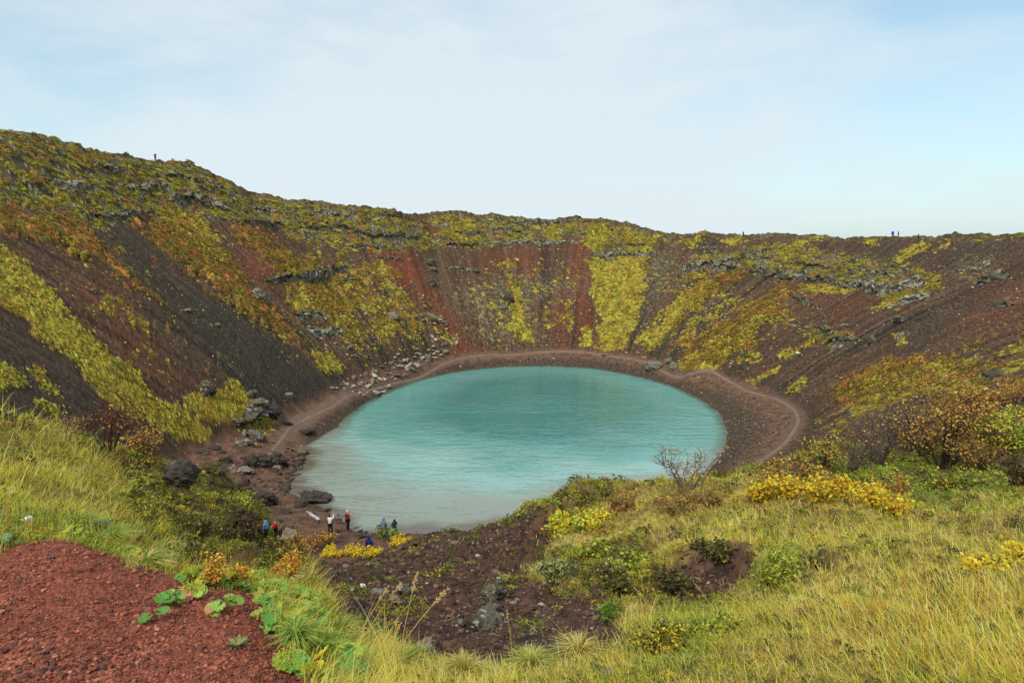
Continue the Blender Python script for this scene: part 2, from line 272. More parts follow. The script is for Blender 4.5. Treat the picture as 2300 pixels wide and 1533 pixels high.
region('lush', [(1740, 1240), (1700, 1190), (1800, 1240), (1790, 1300), (1720, 1310)], .8, 12); region('lush', [(1400, 1470), (1500, 1360), (1640, 1380), (1600, 1460), (1450, 1500)], .7, 18); region('lush', [(1850, 1070), (2000, 1040), (2300, 1080), (2300, 1130), (2050, 1130)], .8, 14)
region('heather', [(1680, 1075), (1760, 1040), (1860, 990), (2050, 905), (2160, 880), (2450, 870), (2450, 1110), (2250, 1125), (2060, 1120), (1950, 1105), (1800, 1085)], 1, 12)
region('red_heath', [(1370, 1115), (1430, 1110), (1440, 1140), (1390, 1150)], 1, 8); region('red_heath', [(1480, 1120), (1560, 1110), (1630, 1110), (1600, 1140), (1500, 1155)], 1, 8); region('red_heath', [(1300, 1180), (1380, 1160), (1380, 1190), (1310, 1210)], .6, 10)
region('greengrass', [(-300, 930), (60, 935), (250, 1030), (340, 1130), (380, 1230), (320, 1270), (240, 1210), (100, 1180), (-300, 1190)], 1, 10)
region('greengrass', [(780, 1430), (900, 1450), (1180, 1470), (1380, 1440), (1500, 1370), (1700, 1310), (1800, 1320), (1700, 1450), (1500, 1533), (1400, 1800), (700, 1800), (780, 1500)], .8, 20)

PATH_PX = [(600, 1000), (622, 976), (650, 952), (690, 930), (735, 908), (775, 886), (815, 868), (870, 848), (940, 827), (1010, 807), (1080, 798), (1150, 794), (1220, 791), (1300, 791), (1360, 797), (1440, 808), (1490, 826),
           (1530, 840), (1590, 843), (1640, 858), (1680, 875), (1740, 895), (1780, 920), (1792, 945), (1778, 972), (1757, 1000), (1720, 1025), (1685, 1045), (1655, 1068), (1618, 1096), (1585, 1125)]
path_xy = np.array([unproj_z(u, v, 2.3)[:2] for u, v in PATH_PX])
def spline(p, n):
    p = np.asarray(p, float); q = np.vstack([2 * p[0] - p[1], p, 2 * p[-1] - p[-2]]); out = []
    for k in range(1, len(q) - 2):
        for t in np.linspace(0, 1, n, endpoint=False):
            a, b, c, d = q[k - 1], q[k], q[k + 1], q[k + 2]
            out.append(0.5 * (2 * b + (c - a) * t + (2 * a - 5 * b + 4 * c - d) * t * t + (3 * b - a - 3 * c + d) * t ** 3))
    out.append(p[-1]); return np.array(out)
path_xy = spline(path_xy, 12)
# distance to the path on a coarse grid
_px = np.linspace(-45, 60, 421); _py = np.linspace(55, 175, 481)
_X, _Y = np.meshgrid(_px, _py, indexing='ij')
_pd = np.full(_X.shape, 1e9)
for k in range(0, len(path_xy)): _pd = np.minimum(_pd, (_X - path_xy[k, 0]) ** 2 + (_Y - path_xy[k, 1]) ** 2)
_pd = np.sqrt(_pd)
def path_dist(x, y):
    a = (x + 45) / 105 * 420; b = (y - 55) / 120 * 480
    inside = (a >= 0) & (a < 420) & (b >= 0) & (b < 480)
    a = np.clip(a, 0, 419.99); b = np.clip(b, 0, 479.99); i = a.astype(int); j = b.astype(int); fa = a - i; fb = b - j
    v = (_pd[i, j] * (1 - fa) + _pd[i + 1, j] * fa) * (1 - fb) + (_pd[i, j + 1] * (1 - fa) + _pd[i + 1, j + 1] * fa) * fb
    return np.where(inside, v, 30.0)

# ------------------------------------------------------------------ height of the ground and what covers it
def ground(x, y, full=False):
    """height at (x, y); with full=True also the colour of the soil and the cover masks"""
    x = np.asarray(x, float); y = np.asarray(y, float)
    r = np.hypot(x, y)
    zc_, th, rho, t, b, ds = crater(x, y)
    wn = 1 - sstep(40, 58, r)
    z0 = zc_ * (1 - wn) + near(x, y) * wn
    s = th * 95.0                                   # metres along the contour
    u0, v0, _ = proj(x, y, z0)
    far_w = sstep(36, 50, r)                        # wall and beach rather than the near rim
    wallw = far_w * sstep(0.01, 0.12, t) * (rho < 400)
    n1 = fbm(s / 3.2, z0 / 1.1, 3, 31); n2 = fbm(x / 1.3, y / 1.3, 3, 41); n3 = fbm(x / 0.45, y / 0.45, 2, 51)
    wrp = fbm(x / 5.0, y / 5.0, 4, 3); wrp2 = fbm(x / 5.0, y / 5.0, 4, 9)
    wf = np.clip(r / 9.0, 0.25, 1) * 9
    uw = u0 + (20 * wrp + 7 * n2) * far_w + (1 - far_w) * fbm(x * 0.9, y * 0.9, 3, 21) * 26
    vw = v0 + (14 * wrp2) * far_w + (1 - far_w) * fbm(x * 0.9, y * 0.9, 3, 22) * 14
    near_ok = (y > 0.5)
    uq = u0 + (uw - u0) * 0.35; vq = v0 + (vw - v0) * 0.35
    M = {k: msample(k, uq if k in ('hole', 'scoria') else uw, vq if k in ('hole', 'scoria') else vw) * ((far_w > 0.5) if k in FARK else ((far_w <= 0.5) & near_ok)) for k in MASK}
    pd = path_dist(x, y)
    calm = sstep(0.9, 2.2, pd)
    patch = n2 * 0.55 + fbm(x / 4.5, y / 4.5, 3, 61) * 0.6
    cov = lambda m: sstep(0.44, 0.60, m + patch * 0.46 + n3 * 0.14 + 0.0) * (m > 0.03)
    moss = cov(M['moss']); orange = cov(M['orange']) ; mr = cov(M['mossrock'])
    spr = sstep(0.66, 0.82, M['sparse'] * 0.75 + patch * 0.55) * (M['sparse'] > 0.02)
    rimw = far_w * sstep(0.93, 1.0, t) * (rho < 400) * (1 - sstep(1.1, 1.4, rho / np.maximum(np.interp(th, T_, RR), 1)))
    # relief
    z = z0.copy()
    gul = fbm(s / 9.0, z0 / 60.0, 3, 71)
    z += wallw * (gul * 0.75 + 0.22 * fbm(s / 2.6, z0 / 40.0, 3, 75) * (1 - moss) + fbm(x / 9, y / 9, 3, 81) * 0.45)
    z += wallw * n2 * 0.10 * (1 - moss) + wallw * n3 * 0.06
    blk, bv = cells(s / 2.1, z0 / 1.15, 4)
    step = (bv - 0.5) * 1.3 + np.abs(n1) * 0.9
    z += mr * (wallw + 0.0) * (step - 0.25) * 0.5 * (1 - 0.8 * sstep(0.9, 1.0, t)) * np.clip(M['mossrock'], 0, 1)
    z += moss * wallw * (0.22 + 0.35 * np.abs(n2) + 0.12 * n3) + orange * wallw * (0.25 + 0.5 * np.abs(n2) + 0.2 * n3)
    rk, rv = cells(x / 1.6, y / 1.6, 8)
    z += rimw * (np.abs(fbm(x / 4.5, y / 4.5, 3, 91)) * 0.8 + (rv > 0.7) * sstep(0.5, 0.2, rk) * 0.3 - 0.45)
    beachw = far_w * (t <= 0.0) * calm
    z += beachw * (n2 * 0.05 + n3 * 0.03) + far_w * (1 - wallw) * (t > 0) * n2 * 0.05 * calm
    # near rim relief
    nw = (1 - far_w)
    amp = np.clip(r / 10, 0.1, 1.0)
    gr_ = M['gravel']; sc_ = M['scoria']
    veg = np.clip(1 - gr_ * 1.0 - sc_, 0, 1)
    z += nw * amp * veg * (fbm(x / 1.7, y / 1.7, 4, 101) * 0.26 + fbm(x / 0.5, y / 0.5, 3, 105) * 0.06)
    z += nw * M['heather'] * np.abs(fbm(x / 1.1, y / 1.1, 3, 107)) * 0.6 * amp
    z += nw * sc_ * amp * (fbm(x / 0.9, y / 0.9, 4, 111) * 0.22 + fbm(x / 0.25, y / 0.25, 3, 115) * 0.07)
    z -= nw * M['hole'] * 0.12
    c1, cv1 = cells(x / 0.032, y / 0.032, 14); c2, cv2 = cells(x / 0.016, y / 0.016, 17)
    z += nw * gr_ * (fbm(x / 0.5, y / 0.5, 3, 121) * 0.03 + (r < 6) * (sstep(0.6, 0.1, c1) * (cv1 > 0.45) * 0.008 + sstep(0.6, 0.1, c2) * 0.004))
    if not full: return z
    # soil colour
    N = x.shape
    one = np.ones(N + (3,))
    streak = fbm(s / 5.0, z0 / 40.0, 4, 131)
    brown = lin(77, 59, 48); dark = lin(54, 47, 41); redd = lin(112, 54, 41); dred = lin(82, 57, 46)
    col = one * brown
    col = mixc(col, one * dark, sstep(0.0, 0.6, streak + 0.25 * n2))
    st2 = fbm(s / 1.3, z0 / 25.0, 3, 133)
    col = col * (1 + np.clip(0.7 * st2, -0.38, 0.45))[..., None]
    col = mixc(col, one * dred, sstep(0.1, 0.6, -streak + 0.2 * n2) * 0.8)
    col = mixc(col, one * lin(58, 52, 47), np.clip(M['dark'], 0, 1) * 0.9)
    col = mixc(col, one * redd, np.clip(M['red'] ** 1.3, 0, 1) * 0.85 * (0.8 + 0.5 * n3))
    # small stones and specks in the scree
    sk, sv = cells(s / 0.40, z0 / 0.28 + ds * far_w / 1.2, 24)
    spk = far_w * sstep(0.34, 0.16, sk)
    col = mixc(col, one * lin(135, 118, 100), spk * (sv > 0.90) * 0.4 * (1 - 0.85 * np.clip(M['dark'], 0, 1)))
    col = mixc(col, one * lin(44, 38, 35), spk * (sv < 0.25) * 0.45)
    li = np.clip(M['lichen'], 0, 1)
    col = mixc(col, one * lin(108, 100, 82), sstep(0.42, 0.85, li * 0.7 + n3 * 0.5 + n2 * 0.2) * 0.7 * (li > 0.03))
    col = mixc(col, one * lin(140, 138, 70), sstep(0.6, 0.9, li * 0.65 + n2 * 0.7) * 0.7 * (li > 0.03))
    # moss, heath, rock
    mcol = mixc(one * lin(142, 128, 47), one * lin(92, 86, 39), sstep(-0.2, 0.5, n2 + 0.5 * n3))
    mcol = mixc(mcol, one * lin(158, 145, 58), sstep(0.15, 0.6, n3))
    gx = fbm(x / 7, y / 7, 3, 141)
    mcol = mixc(mcol, one * lin(140, 108, 46), sstep(0.05, 0.5, gx) * 0.6)
    ocol = mixc(one * lin(146, 98, 52), one * lin(106, 94, 46), sstep(-0.4, 0.2, fbm(x / 3.5, y / 3.5, 3, 151)))
    ocol = mixc(ocol, one * lin(188, 110, 66), sstep(0.15, 0.5, n2) * 0.8); ocol = mixc(ocol, one * lin(84, 66, 40), sstep(0.05, 0.5, n3) * 0.6)
    col = mixc(col, ocol, orange); col = mixc(col, mcol, moss)
    col = mixc(col, mixc(one * lin(140, 128, 52), one * lin(150, 110, 60), sstep(0, .3, gx)), spr * 0.9)
    rcol = mixc(one * lin(84, 78, 66), one * lin(46, 42, 36), sstep(0.3, 0.8, bv)); rcol = mixc(rcol, one * lin(158, 152, 138), sstep(0.3, 0.6, n3 + 0.3 * n2) * 0.7)
    mrc = mixc(rcol, mcol * 0.62, sstep(-0.08, 0.2, n1 + 0.35 * n2 + 0.02)); mrc = mixc(mrc, ocol, sstep(0.3, 0.6, gx + n2 * 0.3) * 0.7)
    mrc = mixc(mrc, one * brown, sstep(0.25, 0.5, fbm(x / 6, y / 6, 3, 161)) * 0.7)
    col = mixc(col, mrc, mr * (1 - moss))
    col = mixc(col, mixc(rcol, mcol * 0.7, sstep(0.0, 0.3, n2)), rimw * sstep(-0.2, 0.15, patch) * 0.8)
    fine = fbm(s / 0.30, z0 / 0.2 + ds / 0.9, 2, 205)
    col = col * (1 + far_w * np.clip(0.75 * fine + 0.35 * n3, -0.6, 0.9))[..., None]
    # beach and path
    bw = far_w * (1 - sstep(-0.0, 0.04, t)) * (rho < 300)
    bcol = mixc(one * lin(104, 76, 64), one * lin(82, 60, 52), sstep(-0.3, 0.4, n2))
    bcol = mixc(bcol, one * lin(62, 52, 45), (1 - M['beach']) * sstep(0.75, 0.25, b) * 0.8)
    bcol = mixc(bcol, one * lin(128, 108, 88), spk * (sv > 0.78) * 0.6)
    bcol = mixc(bcol, one * lin(70, 66, 60), sstep(0.5, -0.4, ds))
    col = mixc(col, bcol, bw)
    col = mixc(col, one * lin(120, 98, 88), np.clip(M['paleband'], 0, 1) * 0.5)
    col = mixc(col, one * lin(106, 84, 72), sstep(1.3, 0.4, pd + n2 * 0.4) * 0.5)
    # the near rim
    soil = mixc(one * lin(122, 100, 56), one * lin(152, 134, 68), sstep(-0.3, 0.4, fbm(x / 0.8, y / 0.8, 3, 171)))
    soil = mixc(soil, one * lin(92, 96, 40), np.clip(M['lush'] + 0.5 * M['greengrass'], 0, 1) * 0.6)
    soil = mixc(soil, one * lin(70, 56, 42), M['heather'] * 0.7)
    f1 = fbm(x / 0.3, y / 0.3, 3, 181); f0 = fbm(x / 0.07, y / 0.07, 3, 183)
    soil = soil * (1 + np.clip(0.9 * f0, -0.55, 0.6))[..., None]
    scc = mixc(one * lin(84, 60, 48), one * lin(60, 46, 39), sstep(-0.2, 0.4, f1)); scc = mixc(scc, one * lin(112, 84, 66), sstep(0.3, 0.6, fbm(x / 0.12, y / 0.12, 2, 185)) * 0.6)
    soil = mixc(soil, scc, sc_)
    grc = mixc(one * lin(140, 78, 57), one * lin(110, 63, 49), sstep(0.2, 0.9, cv1)); grc = mixc(grc, one * lin(156, 92, 72), (cv2 > 0.72) * 0.6)
    soil = mixc(soil, grc, gr_)
    col = mixc(soil, col, far_w)
    far_plain = sstep(300, 420, rho)
    col = mixc(col, one * lin(110, 104, 60), far_plain)
    col = col * (1 + far_w[..., None] * (np.array([1.0, 0.99, 0.86]) - 1))
    return z, np.clip(col * BRIGHT, 0.005, 0.9), dict(M, moss_c=moss, orange_c=orange, mr_c=mr, sparse_c=spr, t=t, b=b, ds=ds, far=far_w, r=r, rimw=rimw, veg=veg, pd=pd, rho=rho)

FARK = {'moss', 'orange', 'mossrock', 'dark', 'red', 'lichen', 'sparse', 'beach', 'paleband'}
# ------------------------------------------------------------------ mesh and material helpers
def mesh_from(name, verts, faces_flat, nper, mat, parent=None, smooth=True, col=None, mat_idx=None):
    """faces_flat: (n, nper) int array"""
    me = bpy.data.meshes.new(name)
    verts = np.ascontiguousarray(verts, dtype=np.float32); faces_flat = np.ascontiguousarray(faces_flat, dtype=np.int32)
    nf = len(faces_flat)
    me.vertices.add(len(verts)); me.vertices.foreach_set('co', verts.ravel())
    me.loops.add(nf * nper); me.loops.foreach_set('vertex_index', faces_flat.ravel())
    me.polygons.add(nf); me.polygons.foreach_set('loop_start', np.arange(nf, dtype=np.int32) * nper)
    me.polygons.foreach_set('use_smooth', np.full(nf, smooth, dtype=bool))
    me.update(calc_edges=True)
    if col is not None:
        a = me.color_attributes.new('Col', 'FLOAT_COLOR', 'POINT')
        a.data.foreach_set('color', np.c_[col, np.ones(len(col))].astype(np.float32).ravel())
    for m in (mat if isinstance(mat, (list, tuple)) else [mat]): me.materials.append(m)
    if mat_idx is not None: me.polygons.foreach_set('material_index', np.asarray(mat_idx, dtype=np.int32))
    o = bpy.data.objects.new(name, me); C.objects.link(o)
    if parent is not None: o.parent = parent
    return o

def tag(o, label=None, cat=None, group=None, kind=None):
    if label: o['label'] = label
    if cat: o['category'] = cat
    if group: o['group'] = group
    if kind: o['kind'] = kind
    return o

def empty(name, loc, rz=0.0):
    o = bpy.data.objects.new(name, None); o.empty_display_size = 0.2; C.objects.link(o)
    o.location = loc; o.rotation_euler = (0, 0, rz); return o

def node_mat(name):
    m = bpy.data.materials.new(name); m.use_nodes = True
    nt = m.node_tree; b = nt.nodes['Principled BSDF']
    return m, nt, b

def mat_plain(name, col, rough=0.8, spec=0.3, noise=0.25, scale=30.0, trans=0.0):
    m, nt, b = node_mat(name)
    n = nt.nodes.new('ShaderNodeTexNoise'); n.inputs['Scale'].default_value = scale; n.inputs['Detail'].default_value = 4
    tc = nt.nodes.new('ShaderNodeTexCoord'); nt.links.new(tc.outputs['Object'], n.inputs['Vector'])
    mx = nt.nodes.new('ShaderNodeMix'); mx.data_type = 'RGBA'
    c = np.array(col)
    mx.inputs[6].default_value = (*np.clip(c * (1 - noise), 0, 1), 1); mx.inputs[7].default_value = (*np.clip(c * (1 + noise), 0, 1), 1)
    nt.links.new(n.outputs['Fac'], mx.inputs[0]); nt.links.new(mx.outputs[2], b.inputs['Base Color'])
    b.inputs['Roughness'].default_value = rough; b.inputs['Specular IOR Level'].default_value = spec
    return m

def mat_attr(name, rough=0.9, spec=0.15, nscale=0.0, namt=0.0, bump=0.0, bscale=8.0, translucent=0.0):
    """colour from the mesh attribute, broken up by fine noise"""
    m, nt, b = node_mat(name)
    at = nt.nodes.new('ShaderNodeAttribute'); at.attribute_name = 'Col'
    src = at.outputs['Color']
    geo = nt.nodes.new('ShaderNodeNewGeometry')
    if namt:
        n = nt.nodes.new('ShaderNodeTexNoise'); n.inputs['Scale'].default_value = nscale; n.inputs['Detail'].default_value = 5; n.inputs['Roughness'].default_value = 0.65
        nt.links.new(geo.outputs['Position'], n.inputs['Vector'])
        mr = nt.nodes.new('ShaderNodeMapRange'); mr.inputs[1].default_value = 0.3; mr.inputs[2].default_value = 0.7
        mr.inputs[3].default_value = 1 - namt; mr.inputs[4].default_value = 1 + namt
        nt.links.new(n.outputs['Fac'], mr.inputs[0])
        vm = nt.nodes.new('ShaderNodeVectorMath'); vm.operation = 'SCALE'
        nt.links.new(src, vm.inputs[0]); nt.links.new(mr.outputs[0], vm.inputs['Scale']); src = vm.outputs[0]
    nt.links.new(src, b.inputs['Base Color'])
    if bump:
        n2 = nt.nodes.new('ShaderNodeTexNoise'); n2.inputs['Scale'].default_value = bscale; n2.inputs['Detail'].default_value = 6; n2.inputs['Roughness'].default_value = 0.7
        nt.links.new(geo.outputs['Position'], n2.inputs['Vector'])
        bp = nt.nodes.new('ShaderNodeBump'); bp.inputs['Strength'].default_value = 0.9; bp.inputs['Distance'].default_value = bump
        nt.links.new(n2.outputs['Fac'], bp.inputs['Height']); nt.links.new(bp.outputs['Normal'], b.inputs['Normal'])
    b.inputs['Roughness'].default_value = rough; b.inputs['Specular IOR Level'].default_value = spec
    if translucent:
        tr = nt.nodes.new('ShaderNodeBsdfTranslucent'); mxs = nt.nodes.new('ShaderNodeMixShader'); mxs.inputs[0].default_value = translucent
        nt.links.new(src, tr.inputs['Color']); nt.links.new(b.outputs[0], mxs.inputs[1]); nt.links.new(tr.outputs[0], mxs.inputs[2])
        nt.links.new(mxs.outputs[0], nt.nodes['Material Output'].inputs['Surface'])
    return m

# ------------------------------------------------------------------ ground sheet: rings around the viewpoint out to the plain
az = np.r_[np.arange(-180, -60, 6.0), np.arange(-60, -54, 0.6), np.arange(-54, 54, AZ_STEP), np.arange(54, 60, 0.6), np.arange(60, 180, 6.0)] * D2R
rr_ = np.r_[np.exp(np.arange(math.log(0.5), math.log(60), R_STEP)), np.arange(60, 238, RF_STEP), np.array([240, 245, 252, 262, 275, 290, 320, 370, 450, 600, 900, 1500, 3000, 6000.])]
na, nr = len(az), len(rr_)
AZ, RG = np.meshgrid(az, rr_, indexing='ij')
GX, GY = (RG * np.sin(AZ)).ravel(), (RG * np.cos(AZ)).ravel()
zs, cs, ms = [], [], []
for part in np.array_split(np.arange(na * nr), max(1, na * nr // 250000)):
    a, b, c = ground(GX[part], GY[part], True)
    zs.append(a); cs.append(b.astype(np.float32)); ms.append({k: v.astype(np.float32) for k, v in c.items()})
GZ = np.concatenate(zs); GC = np.concatenate(cs); GM = {k: np.concatenate([m[k] for m in ms]) for k in ms[0]}
del zs, cs, ms
ii, jj = np.meshgrid(np.arange(na), np.arange(nr - 1), indexing='ij')
i2 = (ii + 1) % na
quads = np.stack([ii * nr + jj, ii * nr + jj + 1, i2 * nr + jj + 1, i2 * nr + jj], -1).reshape(-1, 4)[:, ::-1]
centre = len(GX)
GV = np.c_[GX, GY, GZ]
M_ground = mat_attr('ground_soil', 0.95, 0.1, 9.0, 0.28, 0.05, 14.0)
g_ob = mesh_from('ground', GV, quads, 4, M_ground, col=GC)
tag(g_ob, kind='structure')
GUV = np.stack(proj(GX, GY, GZ)[:2], -1)
INV = (np.abs(AZ.ravel()) < 54 * D2R)

# ------------------------------------------------------------------ path: a trodden strip lying on the ground
def ribbon(name, xy, width, mat, lift, nacross=7):
    d = np.gradient(xy, axis=0); d /= np.linalg.norm(d, axis=1)[:, None] + 1e-9
    nrm = np.c_[-d[:, 1], d[:, 0]]
    w = width * (1 + 0.3 * fbm(np.arange(len(xy)) * 0.07, np.zeros(len(xy)), 3, 5))
    k = np.linspace(-0.5, 0.5, nacross)
    P = xy[:, None, :] + nrm[:, None, :] * (w[:, None] * k[None])[..., None]
    Z = ground(P[..., 0].ravel(), P[..., 1].ravel()).reshape(P.shape[:2]) + lift * (1 - (2 * np.abs(k[None])) ** 3 * 1.6)
    V = np.concatenate([P, Z[..., None]], -1).reshape(-1, 3)
    n = len(xy); a, b = np.meshgrid(np.arange(n - 1), np.arange(nacross - 1), indexing='ij')
    q = np.stack([a * nacross + b, a * nacross + b + 1, (a + 1) * nacross + b + 1, (a + 1) * nacross + b], -1).reshape(-1, 4)
    return mesh_from(name, V, q, 4, mat)
M_path = mat_plain('path_dust', lin(134, 112, 97), 0.95, 0.1, 0.4, 0.8)
pth = ribbon('path', path_xy, 0.60, M_path, 0.10)
tag(pth, kind='structure')

# ------------------------------------------------------------------ lake
nt_, nrr = 400, 130
tt = np.linspace(-math.pi, math.pi, nt_, endpoint=False)
rl = np.interp(tt, T_, RS) + 2.0
ks = np.linspace(0, 1, nrr) ** 0.7
LX = LC[0] + np.sin(tt)[:, None] * rl[:, None] * ks[None]; LY = LC[1] + np.cos(tt)[:, None] * rl[:, None] * ks[None]
bed = ground(LX.ravel(), LY.ravel())
dep = np.clip(-bed, 0, 8)
south = sstep(104.0, 74.0, LV[:, 1]) if False else sstep(106.0, 58.0, LY.ravel() + 0.25 * LX.ravel() + 9 * fbm(LX.ravel() / 14, LY.ravel() / 14, 3, 12))          # colour depth: near shallows, plus the dark reflection at the far end painted in
dep = dep * (7.0 * (1 - south) ** 3 + 0.5)
LV = np.c_[LX.ravel(), LY.ravel(), np.zeros(LX.size)]
a, b = np.meshgrid(np.arange(nt_), np.arange(nrr - 1), indexing='ij')
lq = np.stack([a * nrr + b, ((a + 1) % nt_) * nrr + b, ((a + 1) % nt_) * nrr + b + 1, a * nrr + b + 1], -1).reshape(-1, 4)[:, ::-1]
def make_water():
    m, nt, b = node_mat('lake_water')
    at = nt.nodes.new('ShaderNodeAttribute'); at.attribute_name = 'Col'
    geo = nt.nodes.new('ShaderNodeNewGeometry')
    nt.links.new(at.outputs['Color'], b.inputs['Base Color'])
    b.inputs['Roughness'].default_value = 0.10; b.inputs['IOR'].default_value = 1.33; b.inputs['Specular IOR Level'].default_value = 0.5
    def wave(scale, rot, sx, det):
        mp = nt.nodes.new('ShaderNodeMapping'); mp.inputs['Rotation'].default_value[2] = rot; mp.inputs['Scale'].default_value = (scale * sx, scale, scale)
        nt.links.new(geo.outputs['Position'], mp.inputs['Vector'])
        n = nt.nodes.new('ShaderNodeTexNoise'); n.inputs['Scale'].default_value = 1.0; n.inputs['Detail'].default_value = det; n.inputs['Roughness'].default_value = 0.6
        nt.links.new(mp.outputs[0], n.inputs['Vector']); return n.outputs['Fac']
    w1 = wave(0.85, 0.5, 0.4, 2); w2 = wave(0.07, 0.2, 0.6, 3); w3 = wave(1.9, 0.9, 0.4, 1)
    # gusts: the ripples are stronger in some patches than in others
    mr = nt.nodes.new('ShaderNodeMapRange'); mr.inputs[1].default_value = 0.35; mr.inputs[2].default_value = 0.65; mr.inputs[3].default_value = 0.08; mr.inputs[4].default_value = 1.35
    nt.links.new(w2, mr.inputs[0])
    add = nt.nodes.new('ShaderNodeMath'); add.operation = 'MULTIPLY_ADD'; add.inputs[1].default_value = 0.35
    nt.links.new(w3, add.inputs[0]); nt.links.new(w1, add.inputs[2])
    mu = nt.nodes.new('ShaderNodeMath'); mu.operation = 'MULTIPLY'; nt.links.new(add.outputs[0], mu.inputs[0]); nt.links.new(mr.outputs[0], mu.inputs[1])
    bp = nt.nodes.new('ShaderNodeBump'); bp.inputs['Strength'].default_value = 1.0; bp.inputs['Distance'].default_value = 0.17
    nt.links.new(mu.outputs[0], bp.inputs['Height']); nt.links.new(bp.outputs['Normal'], b.inputs['Normal'])
    return m
deep_reflc = lin(68, 135, 127); midc = lin(106, 164, 153); palec = lin(146, 184, 172); shal = lin(146, 152, 136); edge = lin(112, 100, 82)
one = np.ones((len(dep), 3))
k_ = dep + 0.35 * np.clip(south * 1.6 - 0.6, 0, 1) * fbm(LV[:, 0] / 6, LV[:, 1] / 6, 3, 9)
sh2 = mixc(one * lin(84, 112, 96), one * shal, np.clip(south * 2.2, 0, 1)); lcol = mixc(one * edge, sh2, sstep(0.0, 0.30, k_)); lcol = mixc(lcol, mixc(one * midc, one * palec, np.clip(south * 2.5, 0, 1)), sstep(0.3, 2.0, k_)); lcol = mixc(lcol, one * midc, sstep(1.6, 5.5, k_)); lcol = mixc(lcol, one * deep_reflc, sstep(5.0, 22.0, k_))
lake = mesh_from('lake_water', LV, lq, 4, make_water(), col=lcol)
tag(lake, kind='structure')
# ------------------------------------------------------------------ which ground vertex a pixel of the photo shows (used to stand things on the ground)
_vis = np.where(INV & (RG.ravel() > 1.2) & (RG.ravel() < 300) & (GY > 0.3))[0]
_o = _vis[np.argsort(-RG.ravel()[_vis])]
BUF = {}
for cs_ in (4, 10, 24):
    bw_, bh_ = 2700 // cs_ + 2, 1900 // cs_ + 2
    bu = ((GUV[_o, 0] + 200) / cs_).astype(int); bv_ = (GUV[_o, 1] / cs_).astype(int)
    ok = (bu >= 0) & (bu < bw_) & (bv_ >= 0) & (bv_ < bh_)
    arr = np.full((bh_, bw_), -1, np.int64); arr[bv_[ok], bu[ok]] = _o[ok]; BUF[cs_] = arr
def skyline(u):
    for v in range(200, 900, 2):
        j, i = int(v / 4), int((u + 200) / 4)
        if BUF[4][j, i] >= 0: return v
    return 520
def at(u, v):
    for dv in range(0, 120, 3):                                # above the skyline: the nearest ground below
        for cs_ in (4, 10, 24):
            a = BUF[cs_]
            i = int((u + 200) / cs_); j = int((v + dv) / cs_)
            if 0 <= j < a.shape[0] and 0 <= i < a.shape[1] and a[j, i] >= 0:
                return GV[a[j, i]].copy()
    raise ValueError((u, v))
def depth_of(p): return p[1] * CP - (p[2] - CZ) * SP
def metres(px, p): return px * depth_of(p) / F
def gz(x, y): return float(ground(np.array([x]), np.array([y]))[0])

# ------------------------------------------------------------------ prototypes
import bmesh
def ico(sub):
    bm = bmesh.new(); bmesh.ops.create_icosphere(bm, subdivisions=sub, radius=1.0)
    bm.verts.ensure_lookup_table()
    V = np.array([v.co[:] for v in bm.verts]); Fc = np.array([[v.index for v in f.verts] for f in bm.faces]); bm.free(); return V, Fc
ICO = {k: ico(k) for k in (1, 2, 3, 4, 5)}
def rock_shape(seed, sub=2, planes=9, flat=0.7, rough=0.06, elong=1.3, crag=0.0):
    g = np.random.default_rng(seed); V, Fc = ICO[sub]
    n = g.normal(size=(planes, 3)); n /= np.linalg.norm(n, axis=1)[:, None]
    d = g.uniform(0.5, 0.95, planes)
    k = V @ n.T
    r = np.min(np.where(k > 0.05, d[None] / np.maximum(k, 0.05), 9.0), axis=1); r = np.minimum(r, 1.1)
    if rough: r = r * (1 + rough * (fbm(V[:, 0] * 3 + seed, V[:, 1] * 3 + V[:, 2] * 2.3, 3, seed % 50) + 0.6 * fbm(V[:, 0] * 9 + seed, V[:, 2] * 9 + V[:, 1] * 5, 2, seed % 40)))
    if crag:                                                   # broken faces and cracks
        d1, v1 = cells(V[:, 0] * 2.2 + V[:, 2] * 1.1 + seed, V[:, 1] * 2.2 + V[:, 2] * 1.7, seed % 37); d2, v2 = cells(V[:, 0] * 5 + V[:, 2] * 3, V[:, 1] * 5 - V[:, 2] * 3.5 + seed, seed % 31)
        r = r * (1 + crag * ((v1 - 0.5) * 1.1 - 0.35 * d1) + crag * 0.35 * ((v2 - 0.5) - 0.5 * d2))
    P = V * r[:, None] * np.array([elong, 1.0, flat])
    return P, Fc
